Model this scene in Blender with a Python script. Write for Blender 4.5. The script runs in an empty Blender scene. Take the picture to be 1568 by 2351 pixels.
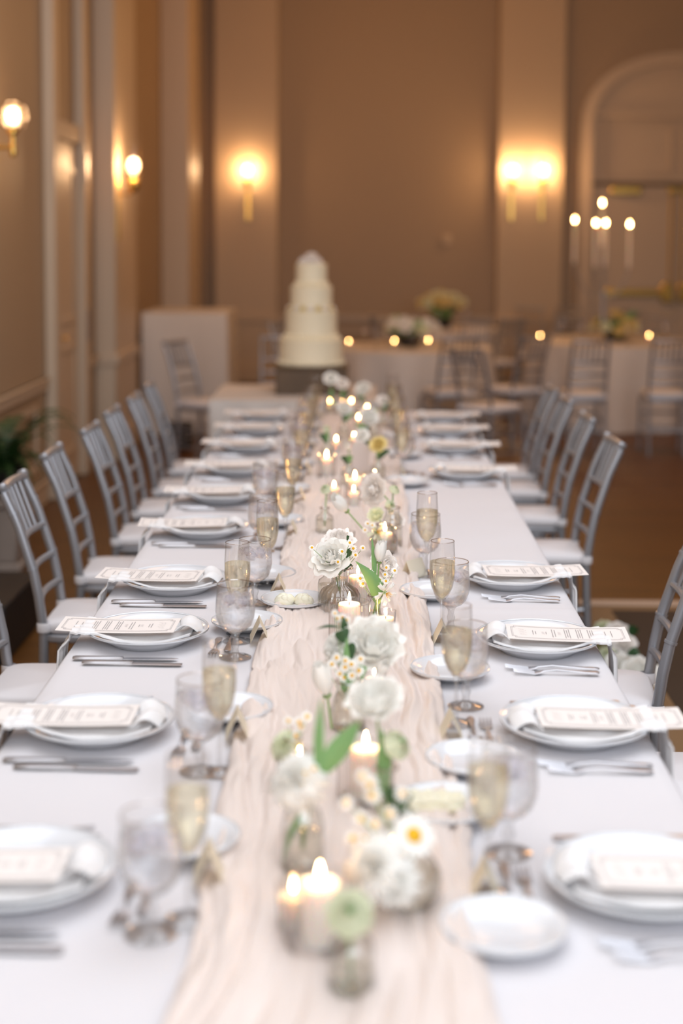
import bpy, math, random
from mathutils import Vector, Matrix, noise
random.seed(7)
R = math.radians
PI = math.pi
sc = bpy.context.scene
col = sc.collection

# ------------------------------------------------------------------ camera
FPX, PPX, PPY, W, H = 3350.0, 784.0, 840.0, 1568.0, 2351.0
CAMZ = 1.695
cd = bpy.data.cameras.new('camera')
cam = bpy.data.objects.new('camera', cd); col.objects.link(cam)
cd.sensor_fit = 'VERTICAL'; cd.sensor_height = 36.0
cd.lens = FPX / H * 36.0
cd.shift_x = 0.0
cd.shift_y = -(H / 2 - PPY) / H
CM = (Matrix.Translation((0, 0, CAMZ)) @ Matrix.Rotation(R(0.74), 4, 'Z') @
      Matrix.Rotation(R(90 - 5.08), 4, 'X') @ Matrix.Rotation(R(0.35), 4, 'Z'))
cam.matrix_world = CM
cd.clip_start = 0.05; cd.clip_end = 100
cd.dof.use_dof = True
cd.dof.focus_distance = 3.55
cd.dof.aperture_fstop = cd.lens / 1000 / 0.035
cd.dof.aperture_blades = 0
sc.camera = cam

def ray(px, py):
    return (CM.to_3x3() @ Vector(((px - PPX) / FPX, -(py - PPY) / FPX, -1.0)))
def P(px, py, z):                      # pixel of the photograph -> point on the height z
    d = ray(px, py); t = (z - CAMZ) / d.z
    return Vector((0, 0, CAMZ)) + d * t
def PY(px, py, y):                     # pixel -> point at the distance y
    d = ray(px, py); t = y / d.y
    return Vector((0, 0, CAMZ)) + d * t

# ------------------------------------------------------------------ world, lights, exposure
wd = bpy.data.worlds.new('world'); sc.world = wd; wd.use_nodes = True
wd.node_tree.nodes['Background'].inputs[0].default_value = (0.9, 0.6, 0.4, 1)
wd.node_tree.nodes['Background'].inputs[1].default_value = 0.05
sc.view_settings.view_transform = 'Standard'
sc.view_settings.look = 'None'
sc.view_settings.gamma = 1.0
sc.view_settings.use_curve_mapping = False
sc.view_settings.exposure = 0.06
cy = sc.cycles
cy.use_denoising = True
cy.max_bounces = 12; cy.diffuse_bounces = 4; cy.glossy_bounces = 4
cy.transmission_bounces = 10; cy.transparent_max_bounces = 32
cy.caustics_reflective = False; cy.caustics_refractive = False
cy.sample_clamp_indirect = 6.0

def area(name, loc, target, sx, sy, watts, color):
    l = bpy.data.lights.new(name, 'AREA'); l.shape = 'RECTANGLE'; l.size = sx; l.size_y = sy
    l.energy = watts; l.color = color
    o = bpy.data.objects.new(name, l); col.objects.link(o); o.location = loc
    o.rotation_euler = (Vector(target) - Vector(loc)).to_track_quat('-Z', 'Y').to_euler()
    return o
def point(name, loc, watts, color, r=0.05):
    l = bpy.data.lights.new(name, 'POINT'); l.energy = watts; l.color = color; l.shadow_soft_size = r
    o = bpy.data.objects.new(name, l); col.objects.link(o); o.location = loc
    return o
area('window_daylight', (1.0, -3.2, 3.3), (0, 4.5, 0.8), 6.5, 3.4, 300, (0.84, 0.91, 1.0))
area('ceiling_bounce_fill', (0.6, 2.6, 5.1), (0.6, 2.6, 0), 5.0, 8.0, 268, (0.86, 0.92, 1.0))  # unseen fill panel added for light bounced off the ceiling, no skylight there
WARM = (1.0, 0.49, 0.165)
point('warm_fill_light', (2.6, 10.5, 3.9), 92, WARM, 0.5)  # unseen warm fill points added for the amber room light, no fixtures
point('warm_fill_light', (0.2, 14.0, 3.6), 38, WARM, 0.5)
point('warm_fill_light', (-0.2, 7.0, 4.1), 20, WARM, 0.5)

# ------------------------------------------------------------------ materials
def mat(name, color, rough=0.6, metal=0.0, spec=0.5, bump=None, sss=0.0, var=0.0, vscale=4.0, sheen=0.0, coat=0.0, trans=0.0):
    m = bpy.data.materials.new(name); m.use_nodes = True
    nt = m.node_tree; b = nt.nodes['Principled BSDF']
    b.inputs['Base Color'].default_value = (*color, 1)
    b.inputs['Roughness'].default_value = rough
    b.inputs['Metallic'].default_value = metal
    b.inputs['Specular IOR Level'].default_value = spec
    b.inputs['Coat Weight'].default_value = coat
    if sheen: b.inputs['Sheen Weight'].default_value = sheen
    if sss:
        b.inputs['Subsurface Weight'].default_value = sss
        b.inputs['Subsurface Radius'].default_value = (0.03, 0.015, 0.008)
        b.inputs['Subsurface Scale'].default_value = 1.0
    tc = nt.nodes.new('ShaderNodeTexCoord')
    if var:
        n = nt.nodes.new('ShaderNodeTexNoise'); n.inputs['Scale'].default_value = vscale; n.inputs['Detail'].default_value = 5
        nt.links.new(tc.outputs['Object'], n.inputs['Vector'])
        r = nt.nodes.new('ShaderNodeMapRange'); r.inputs[3].default_value = 1 - var; r.inputs[4].default_value = 1 + var
        nt.links.new(n.outputs['Fac'], r.inputs[0])
        mx = nt.nodes.new('ShaderNodeVectorMath'); mx.operation = 'SCALE'
        mx.inputs[0].default_value = color
        nt.links.new(r.outputs[0], mx.inputs['Scale'])
        nt.links.new(mx.outputs[0], b.inputs['Base Color'])
    if bump:
        sc_, st, dist = bump
        n = nt.nodes.new('ShaderNodeTexNoise'); n.inputs['Scale'].default_value = sc_; n.inputs['Detail'].default_value = 4
        nt.links.new(tc.outputs['Object'], n.inputs['Vector'])
        bp = nt.nodes.new('ShaderNodeBump'); bp.inputs['Strength'].default_value = st; bp.inputs['Distance'].default_value = dist
        nt.links.new(n.outputs['Fac'], bp.inputs['Height']); nt.links.new(bp.outputs[0], b.inputs['Normal'])
    if trans:
        t = nt.nodes.new('ShaderNodeBsdfTranslucent'); t.inputs[0].default_value = (*color, 1)
        mx2 = nt.nodes.new('ShaderNodeMixShader'); mx2.inputs[0].default_value = trans
        out = nt.nodes['Material Output']
        nt.links.new(b.outputs[0], mx2.inputs[1]); nt.links.new(t.outputs[0], mx2.inputs[2])
        nt.links.new(mx2.outputs[0], out.inputs[0])
    return m
def emis(name, color, strength):
    m = bpy.data.materials.new(name); m.use_nodes = True; nt = m.node_tree
    nt.nodes.remove(nt.nodes['Principled BSDF'])
    e = nt.nodes.new('ShaderNodeEmission'); e.inputs[0].default_value = (*color, 1); e.inputs[1].default_value = strength
    nt.links.new(e.outputs[0], nt.nodes['Material Output'].inputs[0])
    return m
def thin_glass(name, tint=(1, 1, 1), ior=1.45, rough=0.0, bump=None, edge=0.0):
    m = bpy.data.materials.new(name); m.use_nodes = True; nt = m.node_tree
    nt.nodes.remove(nt.nodes['Principled BSDF'])
    t = nt.nodes.new('ShaderNodeBsdfTransparent'); t.inputs[0].default_value = (*tint, 1)
    if edge:      # the wall of a drinking glass is looked through lengthwise at its outline
        lw = nt.nodes.new('ShaderNodeLayerWeight'); lw.inputs[0].default_value = 0.35
        cr = nt.nodes.new('ShaderNodeValToRGB')
        cr.color_ramp.elements[0].position = 0.35; cr.color_ramp.elements[0].color = (*tint, 1)
        cr.color_ramp.elements[1].position = 1.0
        cr.color_ramp.elements[1].color = tuple(c * (1 - edge) for c in tint) + (1,)
        nt.links.new(lw.outputs['Facing'], cr.inputs[0]); nt.links.new(cr.outputs[0], t.inputs[0])
    g = nt.nodes.new('ShaderNodeBsdfGlossy'); g.inputs['Roughness'].default_value = max(rough, 0.055)
    f = nt.nodes.new('ShaderNodeLayerWeight'); f.inputs[0].default_value = 0.5
    pw = nt.nodes.new('ShaderNodeMath'); pw.operation = 'POWER'; pw.inputs[1].default_value = 4.0
    ml = nt.nodes.new('ShaderNodeMath'); ml.operation = 'MULTIPLY_ADD'
    ml.inputs[1].default_value = 0.6; ml.inputs[2].default_value = 0.11 * (ior - 1) / 0.45
    nt.links.new(f.outputs['Facing'], pw.inputs[0]); nt.links.new(pw.outputs[0], ml.inputs[0])
    mx = nt.nodes.new('ShaderNodeMixShader')
    nt.links.new(ml.outputs[0], mx.inputs[0]); nt.links.new(t.outputs[0], mx.inputs[1]); nt.links.new(g.outputs[0], mx.inputs[2])
    nt.links.new(mx.outputs[0], nt.nodes['Material Output'].inputs[0])
    if bump:
        tc = nt.nodes.new('ShaderNodeTexCoord')
        n = nt.nodes.new('ShaderNodeTexNoise'); n.inputs['Scale'].default_value = bump[0]; n.inputs['Detail'].default_value = 2
        nt.links.new(tc.outputs['Object'], n.inputs['Vector'])
        bp = nt.nodes.new('ShaderNodeBump'); bp.inputs['Strength'].default_value = bump[1]; bp.inputs['Distance'].default_value = 0.002
        nt.links.new(n.outputs['Fac'], bp.inputs['Height'])
        nt.links.new(bp.outputs[0], g.inputs['Normal']); nt.links.new(bp.outputs[0], f.inputs['Normal'])
    return m
def solid_glass(name, tint=(1, 1, 1), ior=1.45, bump=None, rough=0.0, trn=0.6):
    m = bpy.data.materials.new(name); m.use_nodes = True; nt = m.node_tree
    nt.nodes.remove(nt.nodes['Principled BSDF'])
    g = nt.nodes.new('ShaderNodeBsdfGlass'); g.inputs['Color'].default_value = (*tint, 1)
    g.inputs['IOR'].default_value = ior; g.inputs['Roughness'].default_value = rough
    t = nt.nodes.new('ShaderNodeBsdfTransparent'); t.inputs[0].default_value = (*tint, 1)
    mx = nt.nodes.new('ShaderNodeMixShader'); mx.inputs[0].default_value = trn
    nt.links.new(g.outputs[0], mx.inputs[1]); nt.links.new(t.outputs[0], mx.inputs[2])
    nt.links.new(mx.outputs[0], nt.nodes['Material Output'].inputs[0])
    if bump:
        tc = nt.nodes.new('ShaderNodeTexCoord')
        n = nt.nodes.new('ShaderNodeTexNoise'); n.inputs['Scale'].default_value = bump[0]; n.inputs['Detail'].default_value = 4
        nt.links.new(tc.outputs['Object'], n.inputs['Vector'])
        bp = nt.nodes.new('ShaderNodeBump'); bp.inputs['Strength'].default_value = bump[1]; bp.inputs['Distance'].default_value = 0.004
        nt.links.new(n.outputs['Fac'], bp.inputs['Height']); nt.links.new(bp.outputs[0], g.inputs['Normal'])
    return m

M = {}
M['wall'] = mat('wall paint taupe', (0.385, 0.275, 0.175), 0.55, var=0.03, vscale=0.7, bump=(60, 0.1, 0.002))
M['cream'] = mat('cream woodwork paint', (0.57, 0.445, 0.32), 0.45)
M['ceiling'] = mat('ceiling paint', (0.7, 0.62, 0.52), 0.8)
M['brass'] = mat('brass', (0.80, 0.52, 0.14), 0.25, 1.0)
M['bronze'] = mat('dark hinge bronze', (0.35, 0.33, 0.34), 0.4, 0.8)
M['cloth'] = mat('white table linen', (0.725, 0.705, 0.725), 0.85, bump=(900, 0.12, 0.0006), sheen=0.1)
M['cloth2'] = mat('white polyester linen', (0.66, 0.60, 0.55), 0.6, bump=(900, 0.1, 0.0006))
M['napkin'] = mat('white napkin cotton', (0.84, 0.83, 0.83), 0.9, bump=(500, 0.15, 0.0006))
M['china'] = mat('white glazed china', (0.74, 0.75, 0.775), 0.12, spec=0.6, coat=0.3)
M['silver'] = mat('polished steel cutlery', (0.50, 0.49, 0.51), 0.40, 1.0)
M['chair'] = mat('silver painted wood', (0.37, 0.375, 0.40), 0.34, 0.6, bump=(25, 0.05, 0.002))
M['cushion'] = mat('white chair cushion fabric', (0.76, 0.73, 0.74), 0.8, bump=(300, 0.1, 0.001))
M['paper'] = mat('cream menu paper', (0.86, 0.80, 0.76), 0.7)
M['tent'] = mat('ivory place card stock', (0.95, 0.89, 0.76), 0.7, trans=0.4)
M['ink'] = mat('grey print ink', (0.30, 0.28, 0.29), 0.6)
M['wax'] = mat('ivory candle wax', (0.96, 0.85, 0.77), 0.45, sss=0.7)
M['wick'] = mat('burnt wick', (0.03, 0.02, 0.02), 0.9)
M['petal'] = mat('white petal', (0.97, 0.95, 0.90), 0.6, trans=0.22, var=0.04, vscale=30)
M['petal_blush'] = mat('blush white petal', (0.97, 0.92, 0.87), 0.6, trans=0.25, var=0.04, vscale=30)
M['petal_green'] = mat('greenish ivory petal', (0.91, 0.93, 0.74), 0.6, trans=0.4, var=0.05, vscale=30)
M['petal_cream'] = mat('cream yellow petal', (0.85, 0.70, 0.30), 0.6, trans=0.2, var=0.1, vscale=30)
M['disc'] = mat('yellow flower disc', (0.80, 0.44, 0.01), 0.8, bump=(900, 0.6, 0.001))
M['greenleaf'] = mat('fresh green leaf', (0.22, 0.42, 0.16), 0.5, trans=0.25, var=0.15, vscale=25)
M['darkleaf'] = mat('dark green leaf', (0.035, 0.09, 0.03), 0.45, var=0.2, vscale=20)
M['fern'] = mat('dark fern frond', (0.02, 0.06, 0.012), 0.5, trans=0.1, var=0.3, vscale=9)
M['stem'] = mat('green stem', (0.25, 0.38, 0.13), 0.5)
M['butter'] = mat('pale butter', (0.92, 0.86, 0.66), 0.45, sss=0.15, bump=(120, 0.5, 0.003))
M['icing'] = mat('ivory buttercream', (0.86, 0.76, 0.55), 0.6, bump=(30, 0.3, 0.004))
M['darkwood'] = mat('dark wooden riser', (0.10, 0.06, 0.03), 0.5, var=0.3, vscale=8)
M['black'] = mat('black plastic', (0.012, 0.011, 0.012), 0.5)
M['mat_dark'] = mat('dark brown rug', (0.05, 0.028, 0.014), 0.9, bump=(200, 0.4, 0.004))
M['mat_band'] = mat('tan rug band', (0.24, 0.14, 0.065), 0.9, bump=(200, 0.4, 0.004))
M['mat_line'] = mat('pale edge strip', (0.50, 0.37, 0.28), 0.6)
M['plinth'] = mat('grey stone plinth', (0.30, 0.24, 0.20), 0.7, var=0.1, vscale=5)
M['glass'] = thin_glass('clear thin glass', (0.985, 0.975, 0.97), edge=0.28)
M['glass_frost'] = thin_glass('misted water glass', (0.985, 0.985, 0.985), rough=0.12, bump=(260, 0.5), edge=0.28)
M['ribbed'] = thin_glass('ribbed candle glass', (0.96, 0.94, 0.93), ior=1.7, edge=0.42)
M['rim'] = thin_glass('glass rim', (0.80, 0.72, 0.67), ior=1.9, edge=0.3)
M['vaseglass'] = thin_glass('vase glass', (0.955, 0.95, 0.93), ior=1.6, edge=0.55)
M['solid'] = thin_glass('solid stem glass', (0.97, 0.97, 0.97), ior=1.7, edge=0.45)
M['globe'] = thin_glass('warm globe glass', (1.0, 0.93, 0.82), ior=1.5, edge=0.3, bump=(18, 0.5))
M['water'] = solid_glass('ice water', (0.99, 0.99, 1.0), 1.33, bump=(70, 0.55))
M['vasewater'] = solid_glass('vase water', (0.985, 0.98, 0.95), 1.33)
M['champ'] = solid_glass('sparkling wine', (0.99, 0.96, 0.85), 1.34, rough=0.02)
M['ice'] = solid_glass('ice', (0.98, 0.98, 1.0), 1.31, bump=(40, 0.3), rough=0.05, trn=0.75)
M['acrylic'] = mat('frosted acrylic', (0.85, 0.80, 0.78), 0.4, trans=0.5)
M['flame'] = emis('candle flame', (1.0, 0.55, 0.20), 120)
M['bulb'] = emis('warm bulb', (1.0, 0.66, 0.36), 30)

# runner gauze: colour with strands
def runner_mat():
    m = mat('blush gauze', (0.87, 0.765, 0.705), 0.95, trans=0.15)
    nt = m.node_tree; b = nt.nodes['Principled BSDF']
    tc = nt.nodes.new('ShaderNodeTexCoord'); mp = nt.nodes.new('ShaderNodeMapping')
    mp.inputs['Scale'].default_value = (220, 14, 60)
    n = nt.nodes.new('ShaderNodeTexNoise'); n.inputs['Scale'].default_value = 1.0; n.inputs['Detail'].default_value = 4
    bp = nt.nodes.new('ShaderNodeBump'); bp.inputs['Strength'].default_value = 0.5; bp.inputs['Distance'].default_value = 0.002
    nt.links.new(tc.outputs['Object'], mp.inputs[0]); nt.links.new(mp.outputs[0], n.inputs['Vector'])
    nt.links.new(n.outputs['Fac'], bp.inputs['Height']); nt.links.new(bp.outputs[0], b.inputs['Normal'])
    return m
M['runner'] = runner_mat()
def floor_mat():
    m = mat('brown strip floor', (0.16, 0.075, 0.028), 0.42, spec=0.3)
    nt = m.node_tree; b = nt.nodes['Principled BSDF']
    tc = nt.nodes.new('ShaderNodeTexCoord')
    br = nt.nodes.new('ShaderNodeTexBrick'); br.inputs['Scale'].default_value = 1.0
    br.inputs['Brick Width'].default_value = 1.4; br.inputs['Row Height'].default_value = 0.085
    br.inputs['Mortar Size'].default_value = 0.002
    br.inputs['Color1'].default_value = (0.125, 0.050, 0.011, 1); br.inputs['Color2'].default_value = (0.095, 0.037, 0.008, 1)
    br.inputs['Mortar'].default_value = (0.05, 0.02, 0.008, 1)
    nt.links.new(tc.outputs['Object'], br.inputs['Vector']); nt.links.new(br.outputs['Color'], b.inputs['Base Color'])
    return m
M['floor'] = floor_mat()

# ------------------------------------------------------------------ mesh builder
class MB:
    def __init__(s): s.v = []; s.f = []
    def add(s, vs, fs, mx=None):
        o = len(s.v)
        s.v += [(mx @ Vector(v)) if mx else Vector(v) for v in vs]
        s.f += [tuple(i + o for i in f) for f in fs]
        return s
    def box(s, a, b, mx=None):
        x0, y0, z0 = a; x1, y1, z1 = b
        return s.add([(x0,y0,z0),(x1,y0,z0),(x1,y1,z0),(x0,y1,z0),(x0,y0,z1),(x1,y0,z1),(x1,y1,z1),(x0,y1,z1)],
                     [(0,3,2,1),(4,5,6,7),(0,1,5,4),(1,2,6,5),(2,3,7,6),(3,0,4,7)], mx)
    def bbox(s, a, b, c=0.003, mx=None):      # bevelled box
        x0,y0,z0=a; x1,y1,z1=b; vs=[]; fs=[]
        lev=[(z0,c),(z0+c,0),(z1-c,0),(z1,c)]
        for z,i in lev:
            vs += [(x0+i,y0+c,z),(x0+c,y0+i,z),(x1-c,y0+i,z),(x1-i,y0+c,z),(x1-i,y1-c,z),(x1-c,y1-i,z),(x0+c,y1-i,z),(x0+i,y1-c,z)]
        for k in range(3):
            for j in range(8):
                fs.append((k*8+j, k*8+(j+1)%8, k*8+8+(j+1)%8, k*8+8+j))
        fs.append(tuple(range(7,-1,-1))); fs.append(tuple(range(24,32)))
        return s.add(vs,fs,mx)
    def lathe(s, prof, n=24, mx=None, rip=0.0, nr=0):   # prof: [(r,z)], rip: ribs
        vs=[]; fs=[]
        for (r,z) in prof:
            for k in range(n):
                a=2*PI*k/n
                q = r*(1+rip*math.cos(nr*a)) if rip else r
                vs.append((q*math.cos(a), q*math.sin(a), z))
        for i in range(len(prof)-1):
            for k in range(n):
                k2=(k+1)%n
                fs.append((i*n+k, i*n+k2, (i+1)*n+k2, (i+1)*n+k))
        return s.add(vs,fs,mx)
    def cap(s, prof, n=24, mx=None, rip=0, nr=0): # closed ends
        s.lathe([(0.00001, prof[0][1])]+list(prof)+[(0.00001, prof[-1][1])], n, mx, rip, nr); return s
    def tube(s, pts, rad, n=8, mx=None, caps=True):
        pts=[Vector(p) for p in pts]; m=len(pts)
        if not isinstance(rad,(list,tuple)): rad=[rad]*m
        vs=[]; fs=[]
        up=None
        for i,p in enumerate(pts):
            t=(pts[min(i+1,m-1)]-pts[max(i-1,0)]).normalized()
            if up is None:
                up = Vector((0,0,1)) if abs(t.z)<0.9 else Vector((0,1,0))
            a=t.cross(up).normalized(); b=a.cross(t).normalized(); up=b
            for k in range(n):
                g=2*PI*k/n
                vs.append(p+(a*math.cos(g)+b*math.sin(g))*rad[i])
        for i in range(m-1):
            for k in range(n):
                k2=(k+1)%n
                fs.append((i*n+k,i*n+k2,(i+1)*n+k2,(i+1)*n+k))
        if caps:
            fs.append(tuple(range(n-1,-1,-1))); fs.append(tuple((m-1)*n+k for k in range(n)))
        return s.add(vs,fs,mx)
    def grid(s, fn, nu, nv, mx=None):
        vs=[fn(i/nu, j/nv) for i in range(nu+1) for j in range(nv+1)]
        fs=[(i*(nv+1)+j,(i+1)*(nv+1)+j,(i+1)*(nv+1)+j+1,i*(nv+1)+j+1) for i in range(nu) for j in range(nv)]
        return s.add(vs,fs,mx)
    def slab(s, fn, nu, nv, th, mx=None):     # thick grid, th along -z
        n=(nu+1)*(nv+1)
        top=[Vector(fn(i/nu,j/nv)) for i in range(nu+1) for j in range(nv+1)]
        vs=top+[v-Vector((0,0,th)) for v in top]
        q=lambda i,j:i*(nv+1)+j
        fs=[]
        for i in range(nu):
            for j in range(nv):
                fs.append((q(i,j),q(i+1,j),q(i+1,j+1),q(i,j+1)))
                fs.append((n+q(i,j),n+q(i,j+1),n+q(i+1,j+1),n+q(i+1,j)))
        for i in range(nu):
            fs.append((q(i,0),n+q(i,0),n+q(i+1,0),q(i+1,0))); fs.append((q(i,nv),q(i+1,nv),n+q(i+1,nv),n+q(i,nv)))
        for j in range(nv):
            fs.append((q(0,j),q(0,j+1),n+q(0,j+1),n+q(0,j))); fs.append((q(nu,j),n+q(nu,j),n+q(nu,j+1),q(nu,j+1)))
        return s.add(vs,fs,mx)
    def ball(s, r, c=(0,0,0), n=12, m=8, sc_=(1,1,1), mx=None):
        return s.lathe_c(r,c,n,m,sc_,mx)
    def lathe_c(s,r,c,n,m,sc_,mx):
        vs=[];fs=[]
        for i in range(m+1):
            t=PI*i/m
            for k in range(n):
                a=2*PI*k/n
                vs.append((c[0]+sc_[0]*r*max(math.sin(t),1e-4)*math.cos(a), c[1]+sc_[1]*r*max(math.sin(t),1e-4)*math.sin(a), c[2]-sc_[2]*r*math.cos(t)))
        for i in range(m):
            for k in range(n):
                k2=(k+1)%n
                fs.append((i*n+k,i*n+k2,(i+1)*n+k2,(i+1)*n+k))
        return s.add(vs,fs,mx)
    def mesh(s, name, m, smooth=True, sharp=None):
        me=bpy.data.meshes.new(name); me.from_pydata([tuple(v) for v in s.v],[],s.f)
        me.materials.append(M[m] if isinstance(m,str) else m)
        if smooth:
            me.polygons.foreach_set('use_smooth',[True]*len(me.polygons))
            if sharp is not None:
                me.set_sharp_from_angle(angle=R(sharp))
        me.update(); return me
    def build(s, name, m, parent=None, smooth=True, sharp=40, loc=None, rot=None):
        return link(name, s.mesh(name,m,smooth,sharp), parent, loc, rot)
def link(name, me, parent=None, loc=None, rot=None):
    o=bpy.data.objects.new(name, me); col.objects.link(o)
    if parent: o.parent=parent
    if loc is not None: o.location=loc
    if rot is not None: o.rotation_euler=rot
    return o
def tag(o, label=None, cat=None, group=None, kind=None):
    if label: o['label']=label
    if cat: o['category']=cat
    if group: o['group']=group
    if kind: o['kind']=kind
    return o
def empty(name, loc=(0,0,0), rz=0, label=None, cat=None, group=None):
    o=bpy.data.objects.new(name,None); col.objects.link(o); o.empty_display_size=0.02
    o.location=loc; o.rotation_euler=(0,0,rz)
    return tag(o,label,cat,group)
def struct(name, mb, m, sharp=40, smooth=True, parent=None):
    o=mb.build(name,m,parent,smooth,sharp)
    if parent is None: o['kind']='structure'
    return o
KIDS={}
def copy_tree(o, parent=None, table=None):
    if table is None:
        table={}
        for x in col.objects:
            if x.parent: table.setdefault(x.parent.name,[]).append(x)
    c=o.copy(); col.objects.link(c)
    if parent: c.parent=parent
    for ch in table.get(o.name,[]): copy_tree(ch,c,table)
    return c
class Proto:
    """first call hands out the thing itself, later calls copies of it and its parts"""
    def __init__(s, root): s.root=root; s.used=False; s.table=None
    def put(s, loc, rz, label, cat, group, rx=0, ry=0):
        if not s.used: o=s.root; s.used=True
        else:
            if s.table is None:
                s.table={}
                def walk(x):
                    ks=[y for y in x.children]
                    s.table[x.name]=ks
                    for k in ks: walk(k)
                walk(s.root)
            o=copy_tree(s.root,None,s.table)
        o.location=loc; o.rotation_euler=(rx,ry,rz); tag(o,label,cat,group); return o
ORD=['first','second','third','fourth','fifth','sixth','seventh','eighth','ninth','tenth','eleventh','twelfth','thirteenth','fourteenth','fifteenth','sixteenth','seventeenth','eighteenth','nineteenth','twentieth','twenty-first','twenty-second']

# ================================================================== SETTING
TZ=0.75
BY=17.0
struct('floor', MB().box((-2.3,-5,-0.1),(8,BY+0.2,0)),'floor')
struct('ceiling', MB().box((-2.3,-5,5.2),(8,BY+0.2,5.3)),'ceiling')
struct('wall_right', MB().box((8,-5,0),(8.15,BY+0.2,5.2)),'wall')
struct('wall_front', MB().box((-2.3,-5.15,0),(8,-5,5.2)),'wall')
struct('wall_left', MB().box((-2.25,-5,0),(-2.0,BY+0.2,5.2)),'wall')
struct('wall_back', MB().box((-2.0,BY,0),(8,BY+0.2,5.2)),'wall')
# chair rails and baseboards
def rail(name,a,b,z0,z1,d,axis):
    mb=MB()
    if axis=='y':
        mb.bbox((-2.0,a,z0),(-2.0+d,b,z1),0.006)
        mb.bbox((-2.0,a,z1-0.02),(-2.0+d*1.6,b,z1),0.005)
    else:
        mb.bbox((a,BY-d,z0),(b,BY,z1),0.006)
        mb.bbox((a,BY-d*1.6,z1-0.02),(b,BY,z1),0.005)
    return struct(name,mb,'cream')
rail('trim_1',-5,9.15,0.72,0.80,0.03,'y')
rail('trim_2',10.35,10.9,0.72,0.80,0.03,'y')
rail('trim_3',11.95,14.6,0.72,0.80,0.03,'y')
rail('trim_4',-1.7,2.45,0.70,0.79,0.04,'x')
rail('baseboard_left',-5,9.15,0,0.16,0.025,'y')
rail('baseboard_back',-2.0,2.45,0,0.18,0.03,'x')
# wainscot panel mouldings under the rail
def frame_y(name,y0,y1,z0,z1,x=-2.0,w=0.03,d=0.018):
    mb=MB()
    mb.bbox((x,y0,z0),(x+d,y1,z0+w),0.004); mb.bbox((x,y0,z1-w),(x+d,y1,z1),0.004)
    mb.bbox((x,y0,z0+w),(x+d,y0+w,z1-w),0.004); mb.bbox((x,y1-w,z0+w),(x+d,y1,z1-w),0.004)
    return struct(name,mb,'cream')
frame_y('trim_5',6.6,8.9,0.24,0.64); frame_y('trim_6',4.0,6.4,0.24,0.64)
frame_y('trim_7',12.2,14.3,0.24,0.64)
def frame_x(name,x0,x1,z0,z1,y=BY,w=0.05,d=0.03,m='cream',par=None):
    mb=MB()
    mb.bbox((x0,y-d,z0),(x1,y,z0+w),0.005); mb.bbox((x0,y-d,z1-w),(x1,y,z1),0.005)
    mb.bbox((x0,y-d,z0+w),(x0+w,y,z1-w),0.005); mb.bbox((x1-w,y-d,z0+w),(x1,y,z1-w),0.005)
    return struct(name,mb,m,parent=par)
frame_x('trim_8',-0.75,1.35,0.26,0.62)
# left door with cream casing
d1=empty('door_1',(-2.0,9.2,0)); d1['kind']='structure'
MB().bbox((0.0,0.0,0),(0.075,0.15,4.1),0.008).build('casing','cream',d1)
MB().bbox((0.0,1.0,0),(0.075,1.15,4.0),0.008).build('casing','cream',d1)
MB().bbox((0.0,0.15,4.0),(0.075,1.15,4.15),0.008).build('casing','cream',d1)
MB().bbox((0.0,0.15,2.32),(0.05,1.0,2.44),0.008).build('transom_bar','cream',d1)
lf=MB().bbox((0.0,0.17,0.01),(0.02,0.98,2.31),0.004).build('door_leaf','cream',d1)
for z0,z1 in ((0.2,0.95),(1.1,2.15)):
    mb=MB()
    for a,b in (((0.02,0.28,z0),(0.032,0.87,z0+0.04)),((0.02,0.28,z1-0.04),(0.032,0.87,z1)),((0.02,0.28,z0+0.04),(0.032,0.32,z1-0.04)),((0.02,0.83,z0+0.04),(0.032,0.87,z1-0.04))): mb.bbox(a,b,0.003)
    mb.build('door_panel_moulding','cream',lf)
mb=MB().tube([(0.02,0.25,1.02),(0.07,0.25,1.02),(0.075,0.33,1.02)],0.011,8); mb.build('door_handle','brass',lf)
for z in (0.95,2.05): MB().bbox((0.075,1.04,z),(0.082,1.1,z+0.22),0.002).build('hinge','bronze',d1)
# left pilasters
def pil(name,a,b,side='left'):
    mb=MB().bbox(a,b,0.012)
    x0,y0,_=a; x1,y1,_=b; e=0.02
    mb.bbox((x0,y0-e,0),(x1+(e if side=='left' else 0),y1,0.2),0.006)
    mb.bbox((x0,y0-e,0.72),(x1+(e if side=='left' else 0),y1,0.8),0.006)
    return struct(name,mb,'cream')
pil('trim_9',(-2.0,10.9,0),(-1.83,11.9,5.2)); pil('trim_10',(-2.0,14.6,0),(-1.715,15.5,5.2))
def bpil(name,px0,px1):
    x0=(px0-830)/FPX*BY; x1=(px1-830)/FPX*BY
    mb=MB().bbox((x0,BY-0.16,0),(x1,BY,5.2),0.012)
    mb.bbox((x0-0.02,BY-0.19,0.70),(x1+0.02,BY,0.79),0.006); mb.bbox((x0-0.02,BY-0.19,0),(x1+0.02,BY,0.2),0.006)
    struct(name,mb,'wall2'); return x0,x1
M['wall2']=mat('pilaster paint', (0.55,0.41,0.27),0.5)
PA=bpil('trim_11',497,641); PB=bpil('trim_12',1137,1286)
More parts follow.
